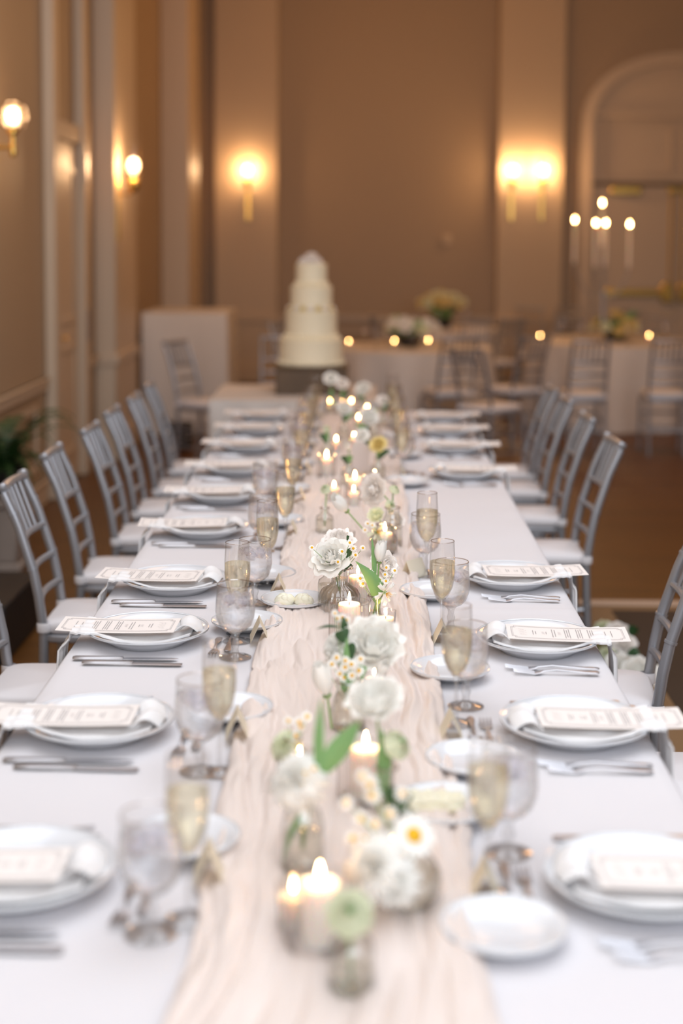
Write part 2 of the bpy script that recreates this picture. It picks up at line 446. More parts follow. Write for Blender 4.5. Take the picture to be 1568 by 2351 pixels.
# arched double door on the right
d2=empty('door_2',(3.63,BY,0)); d2['kind']='structure'
def archpts(hw,zs,rise,n=20):
    pts=[(-hw,zs*k/6) for k in range(6)]
    pts+=[(-hw*math.cos(PI*k/n), zs+rise*math.sin(PI*k/n)**0.85 if 0<k<n else zs) for k in range(n+1)]
    pts+=[(hw,zs*(5-k)/6) for k in range(6)]
    return pts
def arch(name,hw,zs,rise,w,d0,d1_,m):
    o=archpts(hw,zs,rise); i=archpts(hw-w,zs,rise-w)
    mb=MB(); vs=[]; fs=[]
    for (a,b) in zip(o,i):
        vs+=[(a[0],-d0,a[1]),(a[0],-d1_,a[1]),(b[0],-d1_,b[1]),(b[0],-d0,b[1])]
    for k in range(len(o)-1):
        for j in range(4): fs.append((k*4+j,k*4+4+j,k*4+4+(j+1)%4,k*4+(j+1)%4))
    mb.add(vs,fs); return mb.build(name,m,d2,True,30)
arch('arch_moulding',1.12,2.95,0.86,0.10,0.0,0.09,'cream')
arch('arch_moulding',1.03,2.95,0.77,0.05,0.0,0.12,'cream')
arch('arch_moulding',0.94,2.95,0.62,0.035,0.0,0.05,'cream')
pp=archpts(1.03,2.95,0.77)
MB().add([(x,-0.03,z) for x,z in pp],[tuple(range(len(pp)))]).build('arch_panel','cream',d2,False)
def fr(x0,x1,z0,z1,par,name,w=0.04,d0=-0.03,d1_=-0.055):
    mb=MB()
    mb.bbox((x0,d1_,z0),(x1,d0,z0+w),0.004); mb.bbox((x0,d1_,z1-w),(x1,d0,z1),0.004)
    mb.bbox((x0,d1_,z0+w),(x0+w,d0,z1-w),0.004); mb.bbox((x1-w,d1_,z0+w),(x1,d0,z1-w),0.004)
    mb.build(name,'cream',par)
fr(-0.86,-0.06,2.42,3.02,d2,'transom_panel'); fr(0.06,0.86,2.42,3.02,d2,'transom_panel')
MB().bbox((-0.98,-0.075,3.06),(0.98,-0.03,3.13),0.006).build('transom_bar','cream',d2)
MB().bbox((-0.99,-0.09,2.29),(0.99,-0.03,2.335),0.006).build('door_head_shade','darkwood',d2)  # dark strip painting in the shaded recess above the leaves
for sx in (-1,1):
    lf=MB().bbox((0.008 if sx>0 else -0.95,-0.07,0.01),(0.95 if sx>0 else -0.008,-0.035,2.29),0.004).build('door_leaf','cream',d2)
    MB().bbox((min(sx*0.12,sx*0.85),-0.14,1.03),(max(sx*0.12,sx*0.85),-0.09,1.11),0.01).build('push_bar','brass',lf)
    MB().bbox((min(sx*0.03,sx*0.17),-0.15,0.96),(max(sx*0.03,sx*0.17),-0.07,1.18),0.01).build('latch_box','brass',lf)
    MB().tube([(sx*0.07,-0.09,1.18),(sx*0.07,-0.09,2.25)],0.014).build('latch_rod','brass',lf)
    MB().bbox((min(sx*0.42,sx*0.78),-0.14,2.19),(max(sx*0.42,sx*0.78),-0.07,2.28),0.012).build('door_closer','brass',lf)
    MB().bbox((min(sx*0.02,sx*0.11),-0.12,2.2),(max(sx*0.02,sx*0.11),-0.07,2.28),0.006).build('latch_keeper','brass',lf)
# wall plates
for (px,py,nm,lb) in ((1027,550,'thermostat','small beige thermostat on the back wall right of centre'),):
    p=PY(px,py,BY); o=MB().bbox((-0.045,-0.03,-0.06),(0.045,0,0.06),0.006).build('thermostat','wall2',None,loc=(p.x,BY,p.z)); tag(o,lb,'thermostat')
o=MB().bbox((0,-0.04,-0.06),(0.012,0.04,0.06),0.003).build('wall_socket','bronze',None,loc=(-2.0,10.6,0.5)); tag(o,'dark socket plate low on the left wall beyond the door','socket')

# rug at right
rug=empty('rug',(1.02,3.4,0),0,'dark brown rug with a tan band and pale edge strip on the floor, right','rug')
MB().box((0,0,0.0),(3.2,3.3,0.006)).build('rug_band','mat_band',rug)
MB().box((0.13,-0.0,0.006),(3.2,3.13,0.009)).build('rug_field','mat_dark',rug)
MB().box((0.0,3.22,0.006),(3.2,3.3,0.012)).build('edge_strip','mat_line',rug)
MB().box((0.0,0.0,0.006),(3.2,0.75,0.012)).build('edge_strip','mat_line',rug)

# ------------------------------------------------------------------ sconces
def sconce(loc, wall, kind, label):
    t=empty('wall_sconce',loc,0,label,'sconce','brass wall sconces')
    # local: +u away from wall
    u=Vector((1,0,0)) if wall=='left' else Vector((0,-1,0))
    q=(Vector((1,0,0)) if wall=='left' else u).to_track_quat('X','Z').to_matrix().to_4x4()
    if kind=='globe':
        MB().cap([(0.05,0),(0.05,0.012),(0.03,0.02)],20,q@Matrix.Rotation(PI/2,4,'Y')).build('backplate','brass',t,loc=(0,0,0))
        MB().tube([q@Vector((0,0,0)),q@Vector((0.16,0,0))],0.011).build('arm','brass',t)
        MB().cap([(0.014,-0.05),(0.02,-0.03),(0.012,0),(0.012,0.06),(0.03,0.075),(0.03,0.095)],16,Matrix.Translation(q@Vector((0.16,0,0)))).build('stem','brass',t)
        g=MB(); g.lathe_c(0.085,(0,0,0),10,7,(1,1,1),Matrix.Translation(q@Vector((0.16,0,0.165)))); g.build('glass_globe','globe',t,False)
        MB().ball(0.034,q@Vector((0.16,0,0.165)),12,8,(1,1,1.25)).build('bulb','bulb',t)
        c=q@Vector((0.16,0,0.165))
    else:
        MB().bbox((-0.02,-0.012,-0.45),(0.02,0.012,0.02),0.004,q@Matrix.Rotation(PI/2,4,'Z')).build('backplate','brass',t)
        MB().tube([q@Vector((0,0,-0.1)),q@Vector((0.09,0,-0.1)),q@Vector((0.12,0,-0.05))],0.01).build('arm','brass',t)
        MB().cap([(0.012,-0.09),(0.04,-0.06),(0.045,-0.02),(0.04,0.0),(0.03,0.01)],16,Matrix.Translation(q@Vector((0.12,0,0)))).build('cup','brass',t)
        MB().lathe([(0.045,0.0),(0.055,0.06),(0.055,0.20),(0.05,0.24)],20,Matrix.Translation(q@Vector((0.12,0,0)))).build('glass_shade','globe',t)
        MB().ball(0.03,q@Vector((0.12,0,0.12)),12,8,(1,1,1.35)).build('bulb','bulb',t)
        c=q@Vector((0.12,0,0.12))
    l=point('sconce_light',(0,0,0),SW[kind],(1.0,0.64,0.36),0.07); l.parent=t; l.location=c+q.to_3x3()@Vector((0.0,0,0.0))
    return t
SW={'globe':7,'candle':20}
p=PY(10,338,7.75); sconce((-2.0,p.y,p.z),'left','globe','brass wall sconce with a faceted glass globe, far left near the camera')
p=PY(300,420,11.3); sconce((-1.83,11.0,2.1),'left','candle','brass sconce half hidden beyond the edge of the cream pilaster on the left wall')
def bs(px,lab):
    p=PY(px,414,BY-0.28)
    sconce((p.x,BY-0.16,p.z),'back','candle',lab)
bs(568,'single lit brass sconce on the back wall pilaster left of the cake')
bs(1177,'left of the two lit brass sconces on the right pilaster')
bs(1247,'right of the two lit brass sconces on the right pilaster')

# ================================================================== LONG TABLE
TL,TR=-0.66,0.555
def table_cloth(y0,y1,dz,label,ends=(False,False),seed=0):
    mb=MB(); ny=int((y1-y0)/0.02)
    prof=[]
    def cross(y):
        pts=[]
        for side in (-1,1):
            ex=TL if side<0 else TR
            seq=[]
            for k in range(9):
                z=0.52+(TZ-0.02-0.52)*k/8
                amp=0.028*(1-k/8)**0.8+0.002
                off=amp*math.sin(y*13+1.7*math.sin(y*3.1+side))+0.5*amp*math.sin(y*29+side*2)+0.02*(1-k/8)
                seq.append((ex+side*(0.004+max(off,-0.002)),z))
            seq.append((ex+side*0.002,TZ-0.006)); seq.append((ex-side*0.006,TZ+0.0))
            seq.append((ex-side*0.03,TZ))
            if side<0: pts+=seq
            else: R_=seq[::-1]
        for k in range(1,40):
            x=TL+0.03+(TR-TL-0.06)*k/40
            pts.append((x,TZ))
        pts+=R_
        out=[]
        for (x,z) in pts:
            zz=z
            if z>TZ-0.0001:
                # soft folds and ironed creases
                w=noise.noise(Vector((x*1.2+seed,y*7,0)))*0.0016
                edge=min(1,min(x-TL,TR-x)/0.12)
                w+=(1-edge)*0.003*math.sin(y*18+math.sin(y*5))*0.6
                cre=0
                for cyy in (2.93,3.62,4.2,5.6,6.6):
                    cre+=0.0022*math.exp(-((y-cyy-0.02*math.sin(x*3))/0.012)**2)
                zz=z+dz+w+cre-0.001
            out.append((x,y,zz))
        return out
    rows=[cross(y0+(y1-y0)*i/ny) for i in range(ny+1)]
    n=len(rows[0]); vs=[p for r_ in rows for p in r_]
    fs=[(i*n+j,i*n+j+1,(i+1)*n+j+1,(i+1)*n+j) for i in range(ny) for j in range(n-1)]
    mb.add(vs,fs)
    for e,(flag,yy,sg) in enumerate(((ends[0],y0,-1),(ends[1],y1,1))):
        if flag:
            def fn(u,v):
                x=TL+(TR-TL)*u; z=0.52+(TZ-0.521)*v
                a=0.03*(1-v)
                return (x,yy+sg*(0.002+a+a*0.8*math.sin(x*17)),z+(dz if v>0.95 else 0))
            mb.grid(fn,60,8)
    o=mb.build('tablecloth','cloth',None,True,None); tag(o,label,'tablecloth'); return o
table_cloth(1.15,4.86,0.0015,'white tablecloth over the near part of the long table',(True,False),0)
table_cloth(4.80,7.88,0.0,'white tablecloth over the far part of the long table',(False,True),5)

def banquet_table(y0,y1,label):
    t=empty('banquet_table',((TL+TR)/2,(y0+y1)/2,0),0,label,'table')
    w=(TR-TL)/2-0.012; d=(y1-y0)/2-0.012
    MB().bbox((-w,-d,TZ-0.035),(w,d,TZ-0.008),0.004).build('tabletop','darkwood',t)
    for sx in (-1,1):
        for sy in (-1,1):
            MB().tube([(sx*(w-0.2),sy*(d-0.3),0),(sx*(w-0.2),sy*(d-0.3),TZ-0.034)],0.014,10).build('leg','black',t)
banquet_table(1.16,4.84,'near folding table under the white tablecloth')
banquet_table(4.86,7.87,'far folding table under the white tablecloth')

# gauze runner
def runner():
    y0,y1=1.25,7.8; nx,ny=120,560
    def h(u,y):
        x=u*0.40
        wob=0.02*math.sin(y*2.1)+0.012*noise.noise(Vector((y*2.5,0,3)))
        q=x+wob+0.024*noise.noise(Vector((x*7,y*4.2,1)))
        a=abs(noise.noise(Vector((q*21,y*1.9,0))))
        b=abs(noise.noise(Vector((q*55,y*4.5,7))))
        pa=1-max(0,1-a*2.6)**2; pb=1-max(0,1-b*2.2)**2
        side=0.65+1.0*abs(2*u-1)
        return 0.001+(0.0105*pa+0.0042*pb)*side
    def fn(u,v):
        y=y0+(y1-y0)*v
        xl=-0.228+0.016*noise.noise(Vector((y*2.4,5,0)))+0.006*noise.noise(Vector((y*19,5,0)))
        xr=0.172+0.016*noise.noise(Vector((y*2.4,9,0)))+0.006*noise.noise(Vector((y*19,9,0)))
        if y>5: xl+=0.03*min(1,(y-5)/2); xr-=0.02*min(1,(y-5)/2)
        x=xl+(xr-xl)*u
        e=min(1,min(u,1-u)/0.05)
        return (x,y,TZ+0.0032+h(u,y)*(0.5+0.5*e))
    mb=MB(); mb.slab(fn,nx,ny,0.002)
    o=mb.build('table_runner','runner',None,True,None)
    tag(o,'crumpled blush gauze runner down the middle of the long table','runner')
runner()
def TOP(x,y):      # resting height
    return TZ+0.003

# ------------------------------------------------------------------ tableware prototypes
def proto_plate(r,h,name):
    t=empty(name)
    mb=MB()
    prof=[(0.0001,0.004),(r*0.58,0.004),(r*0.66,0.007),(r*0.74,h*0.62),(r*0.97,h*0.97),(r,h),(r*1.0,h-0.003),(r*0.96,h-0.006),(r*0.70,h*0.30),(r*0.62,0.0),(r*0.56,0.0),(r*0.54,0.002),(0.0001,0.002)]
    mb.lathe(prof[::-1],48); mb.build('dish','china',t,True,50)
    MB().lathe([(r*0.965,h-0.0005),(r*0.98,h+0.0016),(r,h+0.001)],48).build('rim','china',t)
    return Proto(t)
plateP=proto_plate(0.142,0.033,'dinner_plate')
breadP=proto_plate(0.086,0.019,'bread_plate')

def proto_goblet(full=True):
    t=empty('water_goblet')
    # foot and stem solid
    MB().cap([(0.0365,0.0),(0.0365,0.0015),(0.02,0.004),(0.009,0.010),(0.0065,0.02),(0.010,0.032),(0.0065,0.042),(0.0085,0.052),(0.014,0.058)],28).build('stem','solid',t)
    o=[(0.012,0.058),(0.026,0.064),(0.036,0.075),(0.0425,0.092),(0.0445,0.108),(0.0435,0.128),(0.0415,0.148),(0.0405,0.168)]
    MB().lathe(o,36).build('bowl','glass_frost',t)
    MB().lathe([(0.0398,0.1675),(0.0404,0.1690),(0.0413,0.1675),(0.0404,0.1665)],36).build('rim','rim',t)
    MB().cap([(0.012,0.0605),(0.025,0.066),(0.0345,0.077),(0.041,0.093),(0.043,0.108),(0.0422,0.128),(0.0408,0.142)],32).build('water','water',t)
    mb=MB()
    for k in range(5):
        a=k*1.3; mx=Matrix.Translation((0.017*math.cos(a),0.017*math.sin(a),0.136 if k%2 else 0.128))@Matrix.Rotation(a,4,(0.3,0.5,0.8))
        mb.bbox((-0.010,-0.010,-0.010),(0.010,0.010,0.010),0.003,mx)
    mb.build('ice','ice',t)
    return Proto(t)
gobP=proto_goblet()
def proto_flute():
    t=empty('champagne_flute')
    MB().cap([(0.034,0.0),(0.034,0.0015),(0.018,0.004),(0.006,0.009),(0.0038,0.02),(0.0036,0.075),(0.0055,0.092),(0.010,0.098)],26).build('stem','solid',t)
    MB().lathe([(0.008,0.097),(0.017,0.108),(0.0245,0.124),(0.029,0.146),(0.0305,0.165),(0.0300,0.19),(0.0285,0.215),(0.0275,0.235)],32).build('bowl','glass',t)
    MB().lathe([(0.0267,0.2345),(0.0274,0.2358),(0.0282,0.2345),(0.0274,0.2336)],32).build('rim','rim',t)
    MB().cap([(0.006,0.100),(0.016,0.110),(0.0235,0.125),(0.028,0.147),(0.0292,0.165),(0.0290,0.186)],28).build('wine','champ',t)
    return Proto(t)
fluP=proto_flute()

def strip(path,th,mx=None,mb=None,n=1):
    """path: (x,z,halfwidth) along x; flat bar"""
    mb=mb or MB(); vs=[]; fs=[]
    for (x,z,w) in path:
        vs+=[(x,-w,z),(x,-w*0.6,z+th),(x,w*0.6,z+th),(x,w,z),(x,0,z-th*0.3)]
    m=len(path)
    for i in range(m-1):
        for j in range(5): fs.append((i*5+j,(i+1)*5+j,(i+1)*5+(j+1)%5,i*5+(j+1)%5))
    fs.append((0,1,2,3,4)); fs.append(tuple((m-1)*5+k for k in (4,3,2,1,0)))
    return mb.add(vs,fs,mx)
def proto_knife(L=0.235,name='table_knife'):
    t=empty(name)
    strip([(0,0.003,0.006),(0.006,0.004,0.0095),(0.03,0.004,0.0085),(0.08,0.004,0.0065),(0.105,0.004,0.006),(0.112,0.003,0.0085)],0.004).build('handle','silver',t)
    strip([(0.112,0.003,0.008),(0.13,0.003,0.0095),(0.19,0.003,0.0105),(0.22,0.003,0.009),(L,0.003,0.002)],0.0012).build('blade','silver',t)
    return Proto(t)
def proto_spoon(L=0.19,name='teaspoon'):
    t=empty(name); k=L/0.19
    strip([(0,0.004,0.004),(0.008*k,0.004,0.0085),(0.05*k,0.006,0.0055),(0.09*k,0.008,0.003),(0.13*k,0.007,0.0028),(0.138*k,0.006,0.005)],0.002).build('handle','silver',t)
    def fn(u,v):
        a=v*2*PI; r=u
        return (0.162*k+r*0.028*k*math.cos(a), r*0.018*k*math.sin(a)*(1-0.15*math.cos(a)), 0.0015+0.0065*r*r)
    MB().grid(fn,6,20).build('bowl','silver',t)
    return Proto(t)
def proto_fork(L=0.20,name='dinner_fork'):
    t=empty(name); k=L/0.20
    strip([(0,0.004,0.003),(0.004,0.004,0.0085),(0.012,0.005,0.007),(0.018,0.005,0.0095),(0.03,0.005,0.0075),(0.06*k,0.007,0.0055),(0.1*k,0.0095,0.0032),(0.13*k,0.006,0.0035),(0.138*k,0.003,0.010),(0.150*k,0.0015,0.0125)],0.002).build('handle','silver',t)
    mb=MB()
    for y in (-0.0100,-0.0034,0.0034,0.0100):
        strip([(0.149*k,0.0015,0.0022),(0.17*k,0.004,0.002),(0.19*k,0.006,0.0018),(0.2*k,0.0075,0.0009)],0.0015,Matrix.Translation((0,y,0)),mb)
    mb.build('tines','silver',t)
    return Proto(t)
knifeP=proto_knife(); spoonP=proto_knife(0.222,'butter_knife'); forkP=proto_fork(0.205,'dinner_fork'); saladP=proto_fork(0.185,'salad_fork')
dforkP=proto_fork(0.15,'dessert_fork'); dspoonP=proto_spoon(0.16,'dessert_spoon')

def proto_menu():
    t=empty('menu_card')
    L,Wd=0.275,0.098
    def bend(x): return 0.004*((x/(L/2))**2)
    def fn(u,v):
        x=-L/2+L*u; return (x,-Wd/2+Wd*v,bend(x))
    MB().slab(fn,16,2,0.0007).build('card','paper',t,True,30)
    mb=MB(); Z=0.0005
    def q(x0,y0,x1,y1):
        n=max(1,int((x1-x0)/0.03)); 
        for i in range(n):
            a=x0+(x1-x0)*i/n; b=x0+(x1-x0)*(i+1)/n
            mb.add([(a,y0,bend(a)+Z),(b,y0,bend(b)+Z),(b,y1,bend(b)+Z),(a,y1,bend(a)+Z)],[(0,1,2,3)])
    for m_,w in ((0.010,0.0009),(0.013,0.0005)):
        X,Y=L/2-m_,Wd/2-m_; c=0.008
        q(-X+c,Y-w,X-c,Y); q(-X+c,-Y,X-c,-Y+w)
        q(-X,-Y+c,-X+w,Y-c); q(X-w,-Y+c,X,Y-c)
        for sx in (-1,1):
            for sy in (-1,1):
                q(min(sx*(X-c),sx*(X-c)+sx*w),min(sy*(Y-c),sy*Y),max(sx*(X-c),sx*(X-c)+sx*w),max(sy*(Y-c),sy*Y))
                q(min(sx*(X-c),sx*X),min(sy*(Y-c),sy*(Y-c)-sy*w),max(sx*(X-c),sx*X),max(sy*(Y-c),sy*(Y-c)-sy*w))
    mb.build('printed_border','ink',t,False)['kind']='stuff'
    # lines of print run across the card's width, the reader's top is towards +x
    mb=MB(); rnd=random.Random(3)
    def line(x,hw,th=0.0016,words=True):
        y=-hw
        while y<hw:
            l=rnd.uniform(0.003,0.008); q(x-th/2,y,x+th/2,min(y+l,hw)); y+=l+0.0012
    for x,hw in ((0.078,0.014),(0.072,0.010),(0.048,0.008),(0.034,0.026),(0.028,0.022),(0.005,0.030),(0.000,0.024),(-0.005,0.030),
                 (-0.022,0.030),(-0.027,0.026),(-0.032,0.030),(-0.048,0.028),(-0.053,0.024),(-0.058,0.026),(-0.086,0.016),(-0.100,0.020)):
        line(x,hw)
    mb.build('printed_lines','ink',t,False)['kind']='stuff'
    mb=MB()
    def script(x,y0,y1,a):
        n=26; prev=None
        for i in range(n+1):
            y=y0+(y1-y0)*i/n; xx=x+a*math.sin(i*1.45)+a*0.4*math.sin(i*0.7)
            if prev: mb.add([(prev[0]-0.0005,prev[1],bend(prev[0])+Z),(prev[0]+0.0005,prev[1],bend(prev[0])+Z),(xx+0.0005,y,bend(xx)+Z),(xx-0.0005,y,bend(xx)+Z)],[(0,1,2,3)])
            prev=(xx,y)
    script(0.102,-0.022,0.022,0.007); script(0.018,-0.010,0.010,0.003); script(-0.073,-0.010,0.010,0.003); script(0.055,-0.008,0.008,0.003)
    mb.build('printed_script','ink',t,False)['kind']='stuff'
    return Proto(t)
menuP=proto_menu()

def napkin_mesh(e,seed,near):
    """strip of folded napkin: local -x is towards the table edge, e = distance from plate centre to the edge, near = sign of local y that faces the camera"""
    pts=[(0.105,0.022),(0.095,0.020),(0.06,0.0145),(0.0,0.0135),(-0.06,0.0145),(-0.10,0.025),(-0.130,0.0350),(-0.145,0.0360)]
    if e<0.16: pts+=[(-0.155,0.028),(-0.160,0.012),(-0.163,-0.01),(-0.165,-0.05),(-0.168,-0.115)]
    else: pts+=[(-0.160,0.027),(-0.174,0.012),(-0.186,-0.006),(-0.190,-0.05),(-0.193,-0.11)]
    fine=[]
    for i in range(len(pts)-1):
        for k in range(4):
            f=k/4; fine.append((pts[i][0]*(1-f)+pts[i+1][0]*f, pts[i][1]*(1-f)+pts[i+1][1]*f))
    fine.append(pts[-1]); n=len(fine)-1; nv=20
    def surf(th):
        def fn(u,v):
            x,z=fine[min(n,int(round(u*n)))]
            hang=max(0,(u-0.62)/0.38)
            s_=(v-0.5)*2                       # +1 is the camera side
            yl,yh=-0.045,0.090                 # spread further over the near half of the plate
            y=(yl+yh)/2+(yh-yl)/2*s_
            r_=math.hypot(x,y)
            if hang<=0.25:
                # lies in the plate and rides up its rim
                zr=0.0135+0.0190*min(1,max(0,(r_-0.085)/0.05))
                z=max(z if abs(x)>0.1 else 0,zr)
                k_=min(1,0.128/max(r_,1e-3)) if (abs(x)<0.13 and y>0) else 1
                y*=k_
            y=y*(1-0.42*hang**0.7)+0.012*hang
            fold=0.0028*math.sin(v*13+seed+x*9)*(0.5+u)+0.0030*noise.noise(Vector((x*14,y*22,seed)))
            if hang>0.45: return (x-abs(fold)*1.6-th,near*y,z)
            return (x,near*y,z+abs(fold)*1.2+th)
        return fn
    mb=MB(); mb.grid(surf(0.0045),n,nv)
    g=MB(); g.grid(surf(0.0),n,nv)
    a=len(mb.v); mb.v+=g.v; mb.f+=[tuple(a+i for i in f[::-1]) for f in g.f]
    q=lambda i,j:i*(nv+1)+j
    for i in range(n):
        mb.f.append((q(i,0),a+q(i,0),a+q(i+1,0),q(i+1,0))); mb.f.append((q(i,nv),q(i+1,nv),a+q(i+1,nv),a+q(i,nv)))
    for j in range(nv):
        mb.f.append((q(0,j),q(0,j+1),a+q(0,j+1),a+q(0,j))); mb.f.append((q(n,j),a+q(n,j),a+q(n,j+1),q(n,j+1)))
    def lip(u,v):
        x=0.118-0.05*u+0.010*math.sin(v*3); y=near*((v-0.5)*0.10+0.02*u)
        return (x,y,0.032+0.018*math.sin(u*2.8)+0.004*math.sin(v*8+seed))
    mb.slab(lip,8,8,0.002)
    return mb.mesh('napkin','napkin',True,60)
napL=[napkin_mesh(0.17,s,-1) for s in (0,2.1)]
napR=[napkin_mesh(0.145,s,1) for s in (1,3.3)]

def proto_tent():
    mb=MB(); h,s,l,th=0.048,0.022,0.070,0.0006
    mb.add([(0,-l/2,h),(0,l/2,h),(s,l/2,0),(s,-l/2,0),(-s,l/2,0),(-s,-l/2,0),(0,-l/2,h-0.0015),(0,l/2,h-0.0015),(s-th,l/2,0),(s-th,-l/2,0),(-s+th,l/2,0),(-s+th,-l/2,0)],
           [(0,1,2,3),(1,0,5,4),(6,9,8,7),(7,10,11,6),(0,3,9,6),(5,0,6,11),(2,1,7,8),(1,4,10,7),(3,2,8,9),(4,5,11,10)])
    return mb.mesh('place_card','tent',False)
tentM=proto_tent()

LY=[2.09,2.745,3.38,3.885,4.60,5.20,5.80,6.42,6.98,7.50]
RY=[2.09,2.76,3.345,3.975,5.74,6.42,6.98,7.50]
LX,RX=-0.49,0.412
rnd=random.Random(11)
GL=[(345,1872),(458,1562),(540,1343),(585,1240),(603,1140),(608,1065)]
FL=[(430,1738),(503,1478),(545,1247),(614,1152),(655,1085),(672,1024)]
GR=[(1170,1718),(1072,1437),(1037,1291),(977,1182)]
FR=[(1123,1690),(1050,1392),(1016,1244),(981,1133)]
BL=[(424,1915),(527,1620),(567,1422),(608,1313)]
BR=[(1157,2120),(1088,1735),(1033,1530),(993,1352),(937,1100)]
def setting(side,i,Y):
    s=-1 if side=='left' else 1
    X=LX if s<0 else RX
    where=f'at {ORD[i]} {side}-hand place from the camera'
    fac=0 if s<0 else PI          # local -x towards the table edge
    D=lambda x,y:(X+(x if s<0 else -x), Y+(y if s<0 else -y))
    plateP.put((X,Y,TOP(X,Y)-0.0005),0,'white dinner plate under napkin and menu '+where,'plate','dinner plates')
    nm=link('folded_napkin',(napL if s<0 else napR)[i%2],None,(X,Y,TZ+0.004),(0,0,fac+rnd.uniform(-.04,.04)))
    tag(nm,'folded white napkin hanging over the table edge '+where,'napkin','folded napkins')
    far = Y>6
    mx,my=D(-0.065,0.0)
    ya=rnd.uniform(-0.05,0.05)
    if side=='left': ya=[-0.03,-0.04,-0.06,-0.13,0.02,0.0,0.03,-0.04,0.0,0.02][i]
    if side=='right': ya=[0.03,0.02,-0.03,0.10,0.02,-0.06,0.0,0.03][i]
    # the card rests on the napkin and leans a little towards the near side
    menuP.put((mx,my-0.018,TZ+0.043),(0 if s<0 else PI)+ya,'cream printed menu card lying on the napkin '+where,'menu','menu cards',rx=R(4)*(1 if s<0 else -1),ry=R(-0.5))
    # the cutlery
    def cut(pr,x,y,rz,lab,cat,grp):
        px,py=D(x,y); pr.put((px,py,TOP(px,py)-0.0005),fac+rz+rnd.uniform(-.015,.015),lab+' '+where,cat,grp)
    cut(knifeP,-0.145,-0.156,0.02,'steel dinner knife beside the plate','knife','dinner knives')
    cut(spoonP,-0.118,-0.188,-0.01,'second steel knife outside the dinner knife','knife','second knives')
    cut(forkP,-0.115,0.165,-0.03,'steel dinner fork beside the plate','fork','dinner forks')
    cut(saladP,-0.11,0.196,-0.02,'steel salad fork outside the dinner fork','fork','salad forks')
    # dessert cutlery above the plate, along the table
    cut(dforkP,0.165,0.075 if s>0 else 0.02,-PI/2 if s<0 else -PI/2,'small dessert fork above the plate','fork','dessert forks')
    cut(dspoonP,0.192,-0.09,PI/2,'small dessert spoon above the plate','spoon','dessert spoons')
    # bread plate
    pts=BL if s<0 else BR
    if i<4 or (s>0 and i==4): q=P(*pts[i],TZ+0.026)
    else: q=Vector((X+(0.225 if s<0 else -0.225),Y+(0.16 if s<0 else -0.17),0))
    breadP.put((q.x,q.y,TZ+0.0075),0,'small white bread plate '+where,'plate','bread plates')
    gp=GL if s<0 else GR; fp=FL if s<0 else FR
    if i<len(gp): q=P(*gp[i],TZ+0.168)
    else: q=Vector((X+(0.235 if s<0 else -0.235),Y-0.2 if s<0 else Y+0.11,0))
    gobP.put((q.x,q.y,TOP(q.x,q.y)-0.0005),rnd.uniform(0,6),'stemmed goblet of ice water '+where,'glass','water goblets')
    if i<len(fp): q=P(*fp[i],TZ+0.235)
    else: q=Vector((X+(0.265 if s<0 else -0.245),Y-0.12 if s<0 else Y+0.02,0))
    fluP.put((q.x,q.y,TOP(q.x,q.y)-0.0005),0,'champagne flute half full of pale wine '+where,'glass','champagne flutes')
    tc=[(480,2030),(545,1700),(596,1478),(640,1372)] if s<0 else [(1112,2060),(1035,1695),(1015,1475),(950,1325)]
    if i<4: q=P(*tc[i],TZ)
    else: q=Vector((X+(0.28 if s<0 else -0.25),Y-0.05,0))
    rz=[0.10,0.08,0.10,0.05][i] if (i<4 and s<0) else ([-0.05,0.0,0.0,-0.7][i] if i<4 else rnd.uniform(-.12,.12))
    o=link('place_card',tentM,None,(q.x,q.y,TZ+0.0035+(0.008 if q.x<-0.2 and q.x>-0.23 else 0)),(0,0,rz))
    tag(o,'folded ivory place card near the glasses '+where,'card','place cards')
for i,y in enumerate(LY): setting('left',i,y-0.055)
for i,y in enumerate(RY): setting('right',i,y-0.055)

# butter dishes
def butter(px,py,label,curls):
    q=P(px,py,TZ+0.02)
    breadP.put((q.x,q.y,TZ+0.0075),0,'small white plate '+label,'plate','butter plates')
    if curls:
        for k,dx in enumerate((-0.026,0.024)):
            mb=MB(); rr=random.Random(k+4)
            for j in range(9):
                a=j*0.7; mb.ball(0.010+0.004*rr.random(),(0.017*math.cos(a)*(j/9),0.012*math.sin(a)*(j/9),0.010+0.004*rr.random()),10,6,(1.2,0.8,1))
            mb.ball(0.019,(0,0,0.007),14,8,(1.35,1,0.85))
            o=mb.build('butter_rosette','butter',None,loc=(q.x+dx,q.y,TZ+0.0115)); tag(o,('left' if k==0 else 'right')+' piped butter rosette on the small plate beside the runner','butter','butter rosettes')
    else:
        mb=MB(); rr=random.Random(8)
        mb.bbox((-0.05,-0.025,0),(0.04,0.025,0.022),0.008)
        for j in range(70): mb.ball(0.006,(rr.uniform(-.048,.038),rr.uniform(-.023,.023),0.021+rr.uniform(-.002,.002)),6,4,(1.3,1,0.6))
        o=mb.build('butter_block','butter',None,loc=(q.x-0.01,q.y,TZ+0.0125)); tag(o,'rough textured slab of pale butter on a plate, right of the large daisy','butter')
butter(676,1378,'holding two butter rosettes left of the ribbed candle glass',True)
butter(1022,1848,'holding a butter slab right of the daisies',False)

